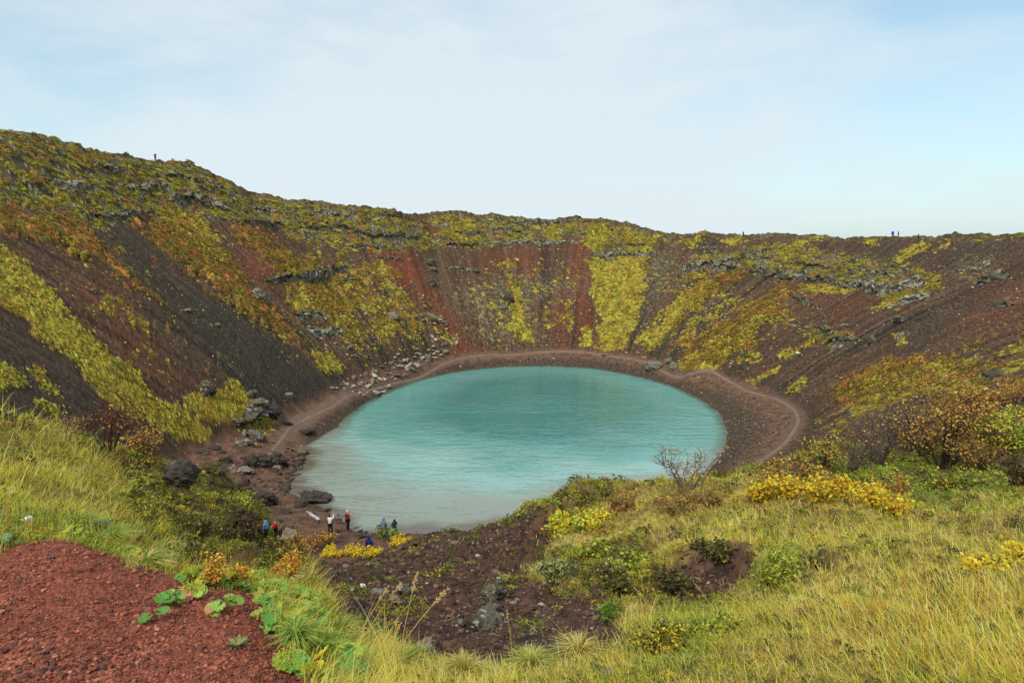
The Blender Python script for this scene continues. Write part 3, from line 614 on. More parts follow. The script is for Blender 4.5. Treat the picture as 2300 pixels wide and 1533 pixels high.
def merge(name, protos, pos, scale, rot, cols, mat, vjit=0.12, normals=None, smooth=False, bright=BRIGHT):
    """one mesh from many copies of a few prototype shapes"""
    n = len(pos); pick = RNG.integers(0, len(protos), n)
    VV, FF, CC = [], [], []; off = 0
    for k, (pv, pf) in enumerate(protos):
        m = np.where(pick == k)[0]
        if not len(m): continue
        c, s = np.cos(rot[m])[:, None], np.sin(rot[m])[:, None]
        P = pv[None] * scale[m][:, None, :]
        X = P[..., 0] * c - P[..., 1] * s; Y = P[..., 0] * s + P[..., 1] * c; Z = P[..., 2]
        if normals is not None:                                # shear so that the copy lies on the slope
            nn = normals[m]; Z = Z - (X * nn[:, :1] + Y * nn[:, 1:2]) / np.maximum(nn[:, 2:3], 0.3)
        W = np.stack([X, Y, Z], -1) + pos[m][:, None, :]
        VV.append(W.reshape(-1, 3))
        FF.append((pf[None] + (np.arange(len(m)) * len(pv))[:, None, None] + off).reshape(-1, pf.shape[1])); off += len(m) * len(pv)
        j = 1 + RNG.normal(0, vjit, (len(m), len(pv), 1))
        CC.append((cols[m][:, None, :] * np.clip(j, 0.5, 1.6)).reshape(-1, 3))
    V = np.concatenate(VV); Fx = np.concatenate(FF)
    return mesh_from(name, V, Fx, Fx.shape[1], mat, col=np.clip(np.concatenate(CC) * bright, 0.004, 0.9), smooth=smooth)
def dome(seed):
    g = np.random.default_rng(seed); V, Fc = ICO[1] if seed % 2 else ICO[2]
    keep = (V[Fc][:, :, 2].mean(1) > -0.25); Fc = Fc[keep]
    P = V * (1 + g.normal(0, 0.13, (len(V), 1))); P[:, 2] = np.maximum(P[:, 2], -0.2)
    return P, Fc
def leaf_clump(seed, n=26, size=0.30, spiky=False):
    """n small folded leaves spread through a dome"""
    g = np.random.default_rng(seed); V, Fc = [], []
    for k in range(n):
        d = g.normal(size=3); d[2] = abs(d[2]); d /= np.linalg.norm(d); r = g.uniform(0.55, 1.0); c = d * r
        a = g.normal(size=3); a = a + d * (1.2 if spiky else 0.3); a /= np.linalg.norm(a); b = np.cross(a, g.normal(size=3)); b /= np.linalg.norm(b)
        s = size * g.uniform(0.6, 1.25); w = s * (0.2 if spiky else 0.55)
        base = len(V); V += [c - a * s * 0.5, c + b * w * 0.5, c + a * s * 0.6, c - b * w * 0.5]; Fc.append([base, base + 1, base + 2, base + 3])
    return np.array(V), np.array(Fc)
def vnormals(idx):
    e = 0.4; x, y = GX[idx], GY[idx]
    e = np.clip(RG.ravel()[idx] * 0.004, 0.02, 0.4)
    i = idx // nr; j = idx % nr
    k = 16; ip = ((i + k) % na) * nr + j; im = ((i - k) % na) * nr + j; jp = i * nr + np.minimum(j + k, nr - 1); jm = i * nr + np.maximum(j - k, 0)
    a = GV[ip] - GV[im]; b = GV[jp] - GV[jm]
    n = np.cross(a, b); n *= np.sign(n[:, 2:3]); n /= np.linalg.norm(n, axis=1)[:, None] + 1e-9
    return n
def choose(weight, n):
    w = np.where(INV, weight, 0).astype(float); cw = np.cumsum(w)
    if cw[-1] <= 0: return np.zeros(0, int)
    return np.unique(np.searchsorted(cw, RNG.random(n) * cw[-1]).clip(0, len(w) - 1))
def palette(n, cols, p=None, jit=0.1):
    cols = np.array(cols); k = RNG.choice(len(cols), n, p=p)
    return np.clip(cols[k] * (1 + RNG.normal(0, jit, (n, 1))), 0.004, 0.9)

M_leafy = mat_attr('leaf_cover', 0.75, 0.2, 0, 0, 0, 8, 0.25)
M_stone = mat_attr('stone', 0.9, 0.2, 30.0, 0.3, 0.01, 40.0)
M_rock = mat_attr('lava_rock', 0.88, 0.25, 5.0, 0.35, 0.06, 9.0)

# ------------------------------------------------------------------ cover of the crater wall: moss cushions, autumn heath, scree
t_in = (GM['rho'] < 260)
onwall = GM['far'] * t_in * (GM['pd'] > 1.6)
front = (GM['t'] < 0.999)
w = onwall * np.clip(GM['moss_c'] + 0.5 * GM['mr_c'] * (fbm(np.arctan2(GX - LC[0], GY - LC[1]) * 95 / 3.2, GZ / 1.1, 3, 31) > 0.12) + 0.5 * GM['sparse_c'] + 0.08 * GM['moss'] * (GM['moss'] < 0.95) + 0.008 * GM['sparse'], 0, 1) * front
w = w * (0.2 + 0.8 * sstep(-0.25, 0.25, fbm(GX / 3.5, GY / 3.5, 3, 37)))
idx = choose(w, N_MOSS); nn = vnormals(idx); n = len(idx)
sz = np.minimum(np.exp(RNG.normal(math.log(0.135), 0.42, n)), 0.30) * np.clip(GM['r'][idx] / 130, 0.5, 1.25)
pos = GV[idx] + RNG.normal(0, 0.12, (n, 3)) * np.array([1, 1, 0])
pos[:, 2] -= 0.05
gxn = fbm(GX[idx] / 7, GY[idx] / 7, 3, 141)
cc = palette(n, [lin(142, 128, 47), lin(155, 142, 56), lin(118, 108, 43), lin(92, 86, 40), lin(160, 148, 64), lin(126, 98, 48)], [.3, .24, .2, .1, .06, .1], .07)
cc = mixc(cc, np.ones((n, 3)) * lin(158, 122, 46), sstep(0.1, 0.5, gxn) * 0.6 * RNG.random(n))
cc = mixc(cc, cc * np.array([0.62, 0.66, 0.7]), GM['mr_c'][idx] * 0.85)
mrk = GM['mr_c'][idx] * (1 - GM['moss_c'][idx])
scl = np.c_[sz * RNG.uniform(1.0, 1.7, n) * (1 + 0.9 * mrk), sz, sz * RNG.uniform(0.45, 0.8, n) * (1 - 0.3 * mrk)]
th_ = np.arctan2(GX[idx] - LC[0], GY[idx] - LC[1])
o = merge('moss', [dome(k) for k in range(6)], pos, scl, -th_ + RNG.normal(0, 0.4, n), cc, mat_attr('moss_cushion', 0.95, 0.05, 14, 0.3, 0.04, 18), 0.06, nn, True)
tag(o, 'yellow green moss cushions carpeting strips of the crater wall', 'moss', kind='stuff')

w = onwall * np.clip(GM['orange_c'] + 0.5 * GM['sparse_c'] + 0.10 * GM['moss_c'] + 0.07 * GM['mr_c'] + 0.07 * GM['orange'] + 0.012 * GM['sparse'], 0, 1) * front
w = w * (0.15 + 0.85 * sstep(-0.3, 0.2, fbm(GX / 2.8, GY / 2.8, 3, 39)))
idx = choose(w, N_HEATH); nn = vnormals(idx); n = len(idx)
sz = RNG.uniform(0.2, 0.62, n) * np.clip(GM['r'][idx] / 120, 0.45, 1.2)
gxn = fbm(GX[idx] / 4, GY[idx] / 4, 3, 151)
cc = palette(n, [lin(156, 104, 50), lin(136, 110, 46), lin(108, 98, 42), lin(176, 110, 66), lin(92, 70, 44), lin(146, 136, 50), lin(78, 80, 36)], [.14, .2, .18, .08, .14, .14, .12], .12)
cc = mixc(cc, np.ones((n, 3)) * lin(190, 104, 66), sstep(0.32, 0.55, gxn) * 0.75 * RNG.random(n))
o = merge('heath', [leaf_clump(50 + k, 22, 0.5) for k in range(6)], GV[idx], np.c_[sz, sz, sz * 0.75], RNG.random(n) * 6.28, cc, M_leafy, 0.13, nn)
tag(o, 'orange and rust autumn heath covering the upper crater slopes', 'heath', kind='stuff')

w = onwall * np.clip(0.30 + GM['lichen'] * 1.2 + 0.8 * GM['mr_c'] * 0.35 + 0.25 * GM['sparse'], 0, 2) * (1 - GM['moss_c']) * (1 - 0.6 * GM['dark']) * front * (1 - 0.7 * (GM['red'] > 0.55))
w2 = GM['far'] * (GM['t'] <= 0) * (GM['ds'] > -1.5) * (GM['pd'] > 1.2) * (1 - 0.75 * GM['beach']) * t_in
idx = choose(w * 0.8 + w2 * 0.9, N_SCREE); nn = vnormals(idx); n = len(idx)
beachy = GM['t'][idx] <= 0
sz = np.exp(RNG.normal(math.log(0.075), 0.45, n)) * np.clip(GM['r'][idx] / 130, 0.5, 1.2)
cc = palette(n, [lin(150, 138, 118), lin(112, 100, 86), lin(70, 62, 55), lin(48, 43, 40), lin(172, 164, 146), lin(128, 122, 84)], [.16, .2, .24, .22, .06, .12], .12)
cc = mixc(cc, cc * 0.62, beachy * 0.8)
o = merge('scree', [rock_shape(300 + k, 1, 7, 0.7, 0, 1.3) for k in range(8)], GV[idx], np.c_[sz, sz, sz], RNG.random(n) * 6.28, cc, M_stone, 0.05)
tag(o, 'loose stones and scree strewn over the crater wall and shore', 'scree', kind='stuff')

# ------------------------------------------------------------------ rock ledges and outcrops on the wall, each a thing
def lava_cols(P, Nz, seed, white=0.3, moss=0.6, tint=(1, 1, 1)):
    n = len(P); s = P[:, 0] + P[:, 1] * 0.7; q = P[:, 2]
    sc_ = 1.0
    a = fbm(s / 0.9, q / 0.9 + P[:, 0] * 0.3, 3, seed); b2 = fbm(s / 0.35, q / 0.35 + P[:, 1] * 0.5, 3, seed + 7)
    c = mixc(np.ones((n, 3)) * lin(92, 87, 78), np.ones((n, 3)) * lin(50, 46, 41), sstep(-0.2, 0.4, a))
    c = mixc(c, np.ones((n, 3)) * lin(182, 180, 172), sstep(0.55 - white, 0.85 - white, b2 + 0.4 * a) * 0.85)
    up = sstep(0.35, 0.8, Nz + 0.25 * a) * moss
    c = mixc(c, mixc(np.ones((n, 3)) * lin(126, 122, 42), np.ones((n, 3)) * lin(132, 98, 46), sstep(-0.1, 0.4, fbm(s / 1.6, q, 2, seed + 3))), up)
    return c * np.array(tint) * np.array([1.0, 0.96, 0.86]) * 0.85
def grid_normals_z(V, A, B):
    G = V.reshape(A, B, 3); da = np.gradient(G, axis=0); db = np.gradient(G, axis=1)
    n = np.cross(da, db); n /= np.linalg.norm(n, axis=-1, keepdims=True) + 1e-9
    return np.abs(n[..., 2]).ravel()
def ledge(px, hpx, label, seed, jut=0.8, white=0.3, moss=0.6, group='rock ledges on the crater wall'):
    P = np.array([np.median([at(u + a, v + b) for a in (-8, 0, 8) for b in (-4, 0, 4)], axis=0) for u, v in px])
    P = spline(P, 24)
    L = np.r_[0, np.cumsum(np.linalg.norm(np.diff(P, axis=0), axis=1))]
    A = max(int(L[-1] / 0.28), 12)
    Q = np.c_[[np.interp(np.linspace(0, L[-1], A), L, P[:, k]) for k in range(3)]].T
    d = LC[None] - Q[:, :2]; d /= np.linalg.norm(d, axis=1)[:, None]
    h = metres(hpx * 1.5, P[len(P) // 2]); jut = jut * 1.25
    s = np.linspace(0, L[-1], A)
    taper = np.sin(np.clip(np.linspace(0, 1, A), 0.015, 0.985) * math.pi) ** 0.4
    hh = h * taper * (0.75 + 0.5 * fbm(s / 2.5, s * 0, 3, seed))
    prof = np.array([(-1.6, 0.10), (-1.2, 0.35), (-0.75, 0.6), (-0.35, 0.78), (-0.08, 0.86), (0.10, 0.84), (0.2, 0.72), (0.24, 0.58), (0.26, 0.44), (0.26, 0.3), (0.24, 0.16), (0.24, 0.0), (0.28, -0.15), (0.4, -0.32), (0.6, -0.5), (0.9, -0.75)])
    B = len(prof)
    out = prof[:, 0] * jut
    S, K = np.meshgrid(s, np.arange(B), indexing='ij')
    zz = prof[None, :, 1] * hh[:, None]
    _, cv = cells(S / (h * 0.55 + 0.3), zz / (h * 0.4 + 0.2), seed)
    dist, _ = cells(S / (h * 0.3 + 0.25), zz / (h * 0.22 + 0.15), seed + 2)
    face = np.exp(-((K - 8.0) / 4.5) ** 2)
    o2 = out[None] * (0.6 + 0.4 * hh[:, None] / max(h, .1)) + face * ((cv - 0.5) * 0.75 * min(h, 1.6) - dist * 0.22 * min(h, 1.5) + 0.25 * fbm(S / 0.7, zz / 0.5, 3, seed + 5))
    X = Q[:, :1] + d[:, :1] * o2; Y = Q[:, 1:2] + d[:, 1:2] * o2
    gzv = ground(X.ravel(), Y.ravel()).reshape(X.shape)
    up = np.exp(-np.arange(B) / 2.2)[None] * 0                                             # back edge sinks into the slope
    Z = Q[:, 2:3] + zz + fbm(S / 0.8, K * 0.4, 3, seed + 8) * 0.16 * h
    wback = np.clip(1 - np.arange(B) / 3.5, 0, 1)[None]; wend = np.clip((np.arange(B) - 11) / 4.0, 0, 1)[None]
    Z = Z * (1 - wback) + (gzv - 0.05) * wback
    Z = Z * (1 - wend) + (gzv - 0.25) * wend
    Z = np.maximum(Z, gzv - 0.3)
    V = np.stack([X, Y, Z], -1).reshape(-1, 3)
    a, b = np.meshgrid(np.arange(A - 1), np.arange(B - 1), indexing='ij')
    q = np.stack([a * B + b, a * B + b + 1, (a + 1) * B + b + 1, (a + 1) * B + b], -1).reshape(-1, 4)
    c = lava_cols(V, grid_normals_z(V, A, B), seed, white, moss)
    o = mesh_from('rock_ledge', V, q, 4, M_rock, col=np.clip(c * BRIGHT, 0.01, 0.9), smooth=False)
    return tag(o, label, 'rock ledge', group)
LEDGES = [
    ([(595, 628), (640, 632), (690, 634), (735, 620), (780, 600)], 26, 'long grey basalt ledge with orange shrubs along its top, on the left wall', .9, .30, .35),
    ([(760, 638), (790, 630), (818, 628)], 9, 'short thin rock ledge just right of and below the long grey basalt ledge', .7, .3, .5),
    ([(672, 508), (740, 512), (820, 524), (890, 532), (950, 534)], 14, 'dark line of cliff running under the mossy rim left of the centre', .7, .22, .6),
    ([(500, 492), (560, 502), (620, 506), (665, 508)], 12, 'low dark cliff continuing left below the dip in the left rim', .7, .15, .6),
    ([(1000, 546), (1040, 552), (1085, 548)], 12, 'dark overhanging ledge below the square patch of moss under the far rim', .8, .15, .75),
    ([(1090, 545), (1140, 544), (1200, 546), (1250, 546), (1300, 540)], 9, 'pale lichen whitened ledge across the middle of the far wall', .6, .6, .4),
    ([(1150, 496), (1200, 500), (1240, 500), (1290, 494)], 9, 'grey cliff band right beneath the far rim at the centre', .6, .45, .5),
    ([(835, 576), (870, 580), (912, 584)], 8, 'thin lichen ledge crossing the top of the red scoria slope', .5, .25, .55),
    ([(1000, 600), (1040, 604), (1078, 610)], 9, 'small grey ledge right of the bright red scoria streak', .5, .4, .3),
    ([(1325, 572), (1360, 578), (1400, 574), (1445, 572), (1475, 570)], 13, 'broken grey ledge capping the large bright moss field', .6, .5, .6),
    ([(1515, 628), (1545, 610), (1580, 602), (1620, 604), (1660, 600)], 22, 'craggy white flecked outcrop at the left end of the right wall cliff', .9, .5, .5),
    ([(1680, 604), (1740, 620), (1800, 624), (1850, 634), (1900, 644)], 20, 'long dark mossy cliff running along the middle of the right wall', .9, .3, .7),
    ([(1910, 640), (1960, 656), (2010, 652), (2060, 640), (2105, 632)], 24, 'white streaked crag at the right end of the mossy cliff on the right wall', 1.0, .55, .6),
    ([(1990, 690), (2040, 676), (2085, 664)], 16, 'pale crag below the white streaked crag on the right wall', .8, .6, .4),
    ([(1808, 738), (1838, 742), (1870, 748)], 16, 'upper left outcrop of the pair low on the right wall', .9, .35, .5),
    ([(1858, 768), (1890, 776), (1932, 768)], 24, 'big dark outcrop low on the right wall with ochre plants above it', 1.0, .35, .4),
    ([(2180, 640), (2215, 634), (2260, 622)], 20, 'grey outcrop on the dark slope far right below the rim', .9, .3, .3),
    ([(2170, 612), (2200, 600), (2240, 580)], 12, 'pale streaked rock rib above the grey outcrop far right', .7, .6, .2),
    ([(2210, 700), (2240, 690), (2275, 684)], 16, 'dark lumpy outcrop on the red slope near the right edge', .8, .1, .4),
    ([(2195, 850), (2222, 846), (2250, 838)], 16, 'dark speckled outcrop among sparse tufts at lower right of the wall', .8, .3, .3),
    ([(2010, 768), (2022, 758), (2036, 748)], 14, 'tall narrow lichen rock standing on the dark streak of the right wall', .7, .4, .6),
    ([(380, 452), (420, 458), (470, 462), (515, 474)], 24, 'blocky grey cliff above the yellow shrubs on the left wall', 1.0, .4, .4),
    ([(285, 422), (330, 424), (380, 422)], 15, 'white lichen band in the mossy cliff below the lone hiker on the left rim', .8, .65, .4),
    ([(110, 408), (150, 420), (185, 414)], 18, 'white patched crag on the mossy slope at upper left', .9, .65, .4),
    ([(205, 480), (250, 488), (300, 480), (350, 476)], 14, 'grey rubble ledge at the head of the dark scoria streak', .8, .35, .5),
    ([(470, 410), (500, 430), (530, 450)], 14, 'jagged outcrop on the shoulder where the left rim dips', .8, .4, .4),
    ([(660, 705), (700, 712), (745, 722)], 16, 'low grey ledge among the shrubs under the long basalt ledge', .8, .5, .4),
    ([(690, 738), (730, 748), (770, 740)], 14, 'pale broken ledge low in the shrubs above the rockfall', .7, .6, .4),
    ([(1600, 588), (1650, 582), (1700, 580), (1745, 572)], 8, 'thin mossy ledge stepping up above the right wall cliff', .5, .35, .7),
        ([(205, 372), (245, 380), (290, 384)], 12, 'short grey crag left of and below the lone hiker', .7, .5, .5),
    ([(350, 392), (400, 398), (450, 404)], 12, 'mossy step of rock right under the knoll of the lone hiker', .7, .35, .6),
    ([(420, 438), (455, 446), (490, 452)], 12, 'pale block of cliff between the knoll and the blocky grey cliff', .8, .55, .4),
    ([(570, 468), (610, 474), (650, 484)], 10, 'thin grey ledge high on the slope right of the left shoulder', .6, .5, .5),
    ([(700, 474), (750, 482), (800, 488)], 9, 'lichen ledge just below the left part of the far rim', .6, .55, .5),
    ([(850, 480), (890, 484), (925, 492)], 9, 'dark ledge below the knob where the far rim dips', .6, .3, .5),
    ([(780, 552), (840, 556), (900, 562)], 9, 'mossy ledge under the dark line of cliff left of the centre', .6, .3, .7),
    ([(1020, 520), (1050, 524), (1090, 520)], 10, 'mossy rock step inside the square patch of moss', .6, .35, .7),
    ([(1100, 512), (1140, 518), (1180, 520)], 8, 'rubbly ledge between the square moss patch and the centre', .5, .5, .4),
    ([(1380, 545), (1420, 552), (1460, 548)], 9, 'grey ledge in the upper moss right of the centre', .6, .5, .5),
    ([(1545, 560), (1590, 556), (1640, 552)], 8, 'thin ledge high on the right wall near the rim', .5, .4, .6),
    ([(1760, 590), (1820, 596), (1880, 604)], 11, 'mossy ledge running above the long dark cliff', .7, .4, .7),
    ([(1930, 610), (1985, 618), (2030, 616)], 12, 'lichen ledge above the white streaked crag', .7, .5, .6),
    ([(1740, 660), (1790, 668), (1840, 690)], 8, 'low line of broken rock on the red slope below the long cliff', .6, .3, .3),
    ([(1240, 485), (1290, 480), (1330, 478)], 6, 'knobbly crest of rock on the highest point of the far rim', .5, .35, .6),
]
for k, (px, h, lb, j, wh, mo) in enumerate(LEDGES): ledge(px, h, lb, 400 + k * 3, j, wh, mo)

# ------------------------------------------------------------------ boulders and loose rocks, each a thing
def boulder(u, v, wpx, hpx, label, seed, kind='dark', sub=4, group='large boulders by the lake', flat=None, name='boulder', sink=0.18, rz=None, cat='boulder'):
    """(u, v): where the boulder meets the ground in front"""
    p = at(u, v); W = metres(wpx, p); Hh = metres(hpx, p)
    P, Fc = rock_shape(seed, max(sub, 4), 8, 1.0, 0.10, 1.0, 0.34)
    P = P * np.array([W * 0.56, W * 0.45, Hh * 0.62])
    n = P / (np.linalg.norm(P, axis=1)[:, None] + 1e-9)
    world = P + p
    if kind == 'pale': c = lava_cols(world, n[:, 2], seed, 0.1, 0.0) * 0.3 + lin(136, 126, 108) * 0.7 * (1 + 0.3 * fbm(world[:, 0] * 3, world[:, 2] * 3, 3, seed))[:, None]
    elif kind == 'lichen': c = lava_cols(world if depth_of(p) > 25 else world * 7.0, n[:, 2], seed, 0.25, 0.3 if depth_of(p) > 25 else 0.12)
    elif kind == 'tan': c = lin(112, 100, 80) * (1 + 0.4 * fbm(world[:, 0] * 2.5, world[:, 2] * 2.5, 3, seed))[:, None]
    elif kind == 'white': c = lin(206, 202, 196) * (1 + 0.25 * fbm(P[:, 0] * 18, P[:, 2] * 18, 3, seed))[:, None]
    elif kind == 'grey': c = lin(104, 98, 88) * (1 + 0.5 * fbm(P[:, 0] * 14, P[:, 2] * 14, 3, seed))[:, None]
    elif kind == 'brown': c = lin(84, 64, 50) * (1 + 0.5 * fbm(P[:, 0] * 14, P[:, 2] * 14, 3, seed))[:, None]
    else: c = lin(66, 58, 51) * (1 + 0.5 * fbm(world[:, 0] * 2, world[:, 2] * 2 + world[:, 1], 3, seed))[:, None]
    o = mesh_from(name, P, Fc, 3, M_rock if depth_of(p) > 25 else M_stone, col=np.clip(c * BRIGHT, 0.01, 0.9), smooth=False)
    o.location = p + np.array([0, W * 0.25, Hh * (0.5 - sink)]); o.rotation_euler = (0, 0, rz if rz is not None else 0)
    return tag(o, label, cat, group)
BIG = [
    (565, 938, 92, 44, 'large dark wet boulder at the edge of the moss above the left shore', 'lichen'), (612, 936, 30, 40, 'upright dark rock leaning on the right side of the large wet boulder', 'dark'),
    (530, 952, 46, 22, 'flat grey slab in front of the large wet boulder', 'lichen'), (456, 884, 36, 36, 'silvery streaked boulder on the slope left of the moss patch', 'lichen'),
    (560, 893, 24, 18, 'small dark boulder on top of the moss patch', 'lichen'), (650, 893, 18, 18, 'grey twin topped rock standing alone on the dark scoria', 'pale'),
    (619, 921, 18, 18, 'round dark rock beside the start of the path', 'dark'), (575, 990, 36, 26, 'pale slab in the mossy rocks at the foot of the left wall', 'grey'),
    (548, 978, 20, 14, 'pale stone at the left of the slabs below the moss', 'pale'), (540, 1000, 30, 14, 'low pale slab at the top of the red beach', 'pale'),
    (478, 1007, 32, 9, 'thin flat slab lying at the upper left of the red beach', 'dark'), (497, 1019, 20, 10, 'reddish flat stone beside the thin slab on the beach', 'brown'),
    (507, 1036, 26, 14, 'dark block in the middle of the upper beach', 'dark'), (556, 1046, 34, 30, 'left half of the dark broken boulder on the beach', 'dark'),
    (602, 1050, 50, 38, 'right half of the dark broken boulder on the beach', 'dark'), (498, 1063, 34, 24, 'dark rough block left of the pale wedge on the beach', 'dark'),
    (520, 1060, 20, 22, 'pale wedge shaped stone on the beach', 'pale'), (545, 1062, 42, 14, 'long pale slab on the beach below the broken boulder', 'pale'),
    (616, 1055, 22, 12, 'pale pointed stone right of the broken boulder', 'pale'), (550, 1084, 22, 14, 'dark stone beside the left footpath on the beach', 'dark'),
    (552, 1108, 26, 18, 'dark clump of rock low on the red beach', 'dark'), (590, 1134, 66, 38, 'big low brown boulder above the bench', 'dark'),
    (700, 1128, 66, 28, 'dark pointed boulder reaching into the water above the bench', 'dark'), (672, 1136, 30, 14, 'small rock pile at the left of the pointed shore boulder', 'dark'),
    (682, 1018, 24, 20, 'tan boulder at the water edge where the left shore bends', 'tan'), (640, 1012, 0, 0, '', ''),
    (647, 1216, 44, 32, 'tan boulder beside the person in the red jacket', 'tan'), (400, 1088, 70, 48, 'large dark crag at the left end of the beach', 'dark'), (378, 1062, 40, 26, 'pale flat rock on the left of the large dark crag', 'grey'),
    (855, 1194, 20, 22, 'dark red pointed rock beside the two hooded people', 'dark'), (686, 975, 40, 10, 'long low dark rock between path and water on the left', 'dark'), (645, 955, 20, 9, 'small dark rock beside the pale path on the left', 'dark'),
    (1464, 828, 46, 22, 'grey boulder beside the path at the right end of the far shore', 'grey'), (1502, 812, 18, 14, 'upper of two pale boulders right of the path boulder', 'pale'), (1508, 828, 20, 18, 'lower of two pale boulders right of the path boulder', 'pale'),
    (1362, 796, 18, 8, 'small grey rock on the path below the bright moss field', 'grey'), (1198, 727, 0, 0, '', ''), (1140, 676, 24, 20, 'dark lump of rock at the top of the central moss strip', 'dark'), (1130, 692, 20, 14, 'smooth grey rock left of the central moss strip', 'grey'),
    (965, 592, 18, 16, 'mossy knob near the top of the bright red streak', 'lichen'), (970, 608, 20, 14, 'second mossy knob just below the one beside the red streak', 'lichen'), (965, 638, 22, 18, 'mossy knob right beside the bright red streak', 'lichen'), (927, 640, 14, 12, 'grey rock left of the red streak', 'grey'),
    (575, 665, 34, 20, 'stack of flat pale slabs on the left wall', 'pale'), (420, 700, 22, 8, 'small pale slab on the dark scoria streak', 'pale'), (485, 730, 14, 8, 'pale stone right of the small slab on the dark streak', 'pale'), (600, 722, 0, 0, '', ''), (880, 713, 24, 14, 'pale square boulder left of the red streak', 'pale'),
    (207, 656, 18, 12, 'small mossy rock with white face on the left scoria slope', 'lichen'), (1780, 735, 18, 9, 'pale stone above the dark outcrop low on the right wall', 'pale'), (1892, 734, 22, 9, 'pale flat stone above the big dark outcrop', 'pale'), (1960, 768, 18, 18, 'square lichen rock right of the big dark outcrop', 'lichen'),
    (1945, 800, 0, 0, '', ''), (2020, 720, 30, 16, 'mossy grey rock on the dark right slope', 'lichen'), (1793, 795, 9, 6, 'tiny white stone low on the right wall', 'white'),
]
for k, (u, v, wp, hp, lb, kd) in enumerate(BIG):
    if wp: boulder(u, v, wp, hp, lb, 900 + k, kd, 4 if wp > 40 else 3, 'boulders round the lake', rz=RNG.uniform(-0.3, 0.3))

def loose(name, pts, size_px, label, group, cols, seed, cat='rock', sink=0.15):
    """many loose rocks, each one an object of its own sharing a few meshes"""
    meshes = []
    for k in range(10):
        P, Fc = rock_shape(seed + k, 3, 7, 0.6, 0.02, 1.4)
        c = np.array(cols[k % len(cols)]) * (1 + 0.3 * fbm(P[:, 0] * 2, P[:, 2] * 2 + P[:, 1], 3, seed + k))[:, None]
        o = mesh_from(name, P, Fc, 3, M_stone, col=np.clip(c * BRIGHT, 0.01, 0.9), smooth=False); meshes.append(o.data); bpy.data.objects.remove(o)
    for k, (u, v) in enumerate(pts):
        p = at(u, v); s = metres(size_px * math.exp(RNG.normal(0, 0.42)), p) * 0.5
        o = bpy.data.objects.new(name, meshes[k % len(meshes)]); C.objects.link(o)
        o.location = p + np.array([0, 0, s * 0.12]); o.scale = (s, s * RNG.uniform(.7, 1), s * RNG.uniform(.6, 1.1)); o.rotation_euler = (RNG.normal(0, .25), RNG.normal(0, .25), RNG.random() * 6.28)
        tag(o, label, cat, group)
def in_poly(poly, n, seed):
    g = np.random.default_rng(seed); poly = np.array(poly, float); out = []
    lo, hi = poly.min(0), poly.max(0)
    while len(out) < n:
        u, v = g.uniform(lo, hi); ins = False
        for k in range(len(poly)):
            ax, ay = poly[k]; bx, by = poly[(k + 1) % len(poly)]
            if (ay > v) != (by > v) and u < (bx - ax) * (v - ay) / (by - ay) + ax: ins = not ins
        if ins: out.append((u, v))
    return out
PALE = [lin(146, 134, 112), lin(124, 112, 94), lin(106, 95, 80), lin(92, 83, 71), lin(158, 147, 128)]
DARKR = [lin(60, 50, 42), lin(72, 59, 48), lin(48, 42, 37), lin(84, 70, 56)]
loose('fallen_rock', in_poly([(735, 870), (790, 845), (850, 815), (905, 785), (1000, 780), (1010, 795), (960, 815), (900, 845), (870, 880), (800, 890)], 150, 1), 7.5, 'pale angular rock in the rockfall spilling to the left end of the far shore', 'pale rocks of the rockfall', PALE, 1200)
loose('fallen_rock', in_poly([(860, 840), (950, 770), (1000, 780), (960, 815), (900, 850)], 14, 2), 12, 'large pale block among the smaller rocks of the rockfall', 'large blocks of the rockfall', PALE, 1230)
loose('slope_rock', in_poly([(600, 690), (700, 760), (820, 660), (920, 640), (1010, 740), (1030, 775), (900, 780), (760, 820), (640, 740)], 75, 3), 7, 'small pale rock scattered on the slope between the basalt ledge and the rockfall', 'pale rocks on the left slope', PALE, 1260)
loose('slope_rock', in_poly([(905, 640), (940, 650), (1000, 720), (1030, 770), (1000, 780), (960, 700)], 24, 4), 10, 'pale rock lying along the left edge of the bright red streak', 'pale rocks along the red streak', PALE, 1290)
loose('beach_rock', in_poly([(450, 1010), (560, 985), (620, 990), (690, 1020), (660, 1060), (640, 1105), (600, 1130), (500, 1110), (455, 1080)], 110, 5), 9, 'small dark rock strewn over the red beach left of the lake', 'small dark rocks on the beach', DARKR, 1320)
loose('shore_rock', in_poly([(672, 1015), (692, 1010), (690, 1030), (672, 1060), (655, 1090), (640, 1112), (625, 1105), (645, 1060)], 60, 6), 9, 'dark rock packed along the water edge at the left shore', 'dark rocks at the water edge', DARKR, 1350)
loose('shore_stone', [(733, 1146), (738, 1150), (745, 1157), (752, 1162), (760, 1167), (766, 1172), (757, 1158), (750, 1150), (770, 1174), (728, 1147), (743, 1147), (812, 1190), (820, 1194), (833, 1196), (826, 1187), (798, 1187), (806, 1192), (842, 1196)], 9, 'brown stone at the waterline between the bench and the hooded people', 'stones at the near waterline', DARKR, 1380)
loose('beach_stone', [(762, 1206), (800, 1203), (812, 1205), (755, 1190), (640, 1148), (608, 1150), (630, 1170), (700, 1150), (690, 1142)], 12, 'flat brown stone on the bare beach around the bench', 'flat stones around the bench', DARKR, 1410)
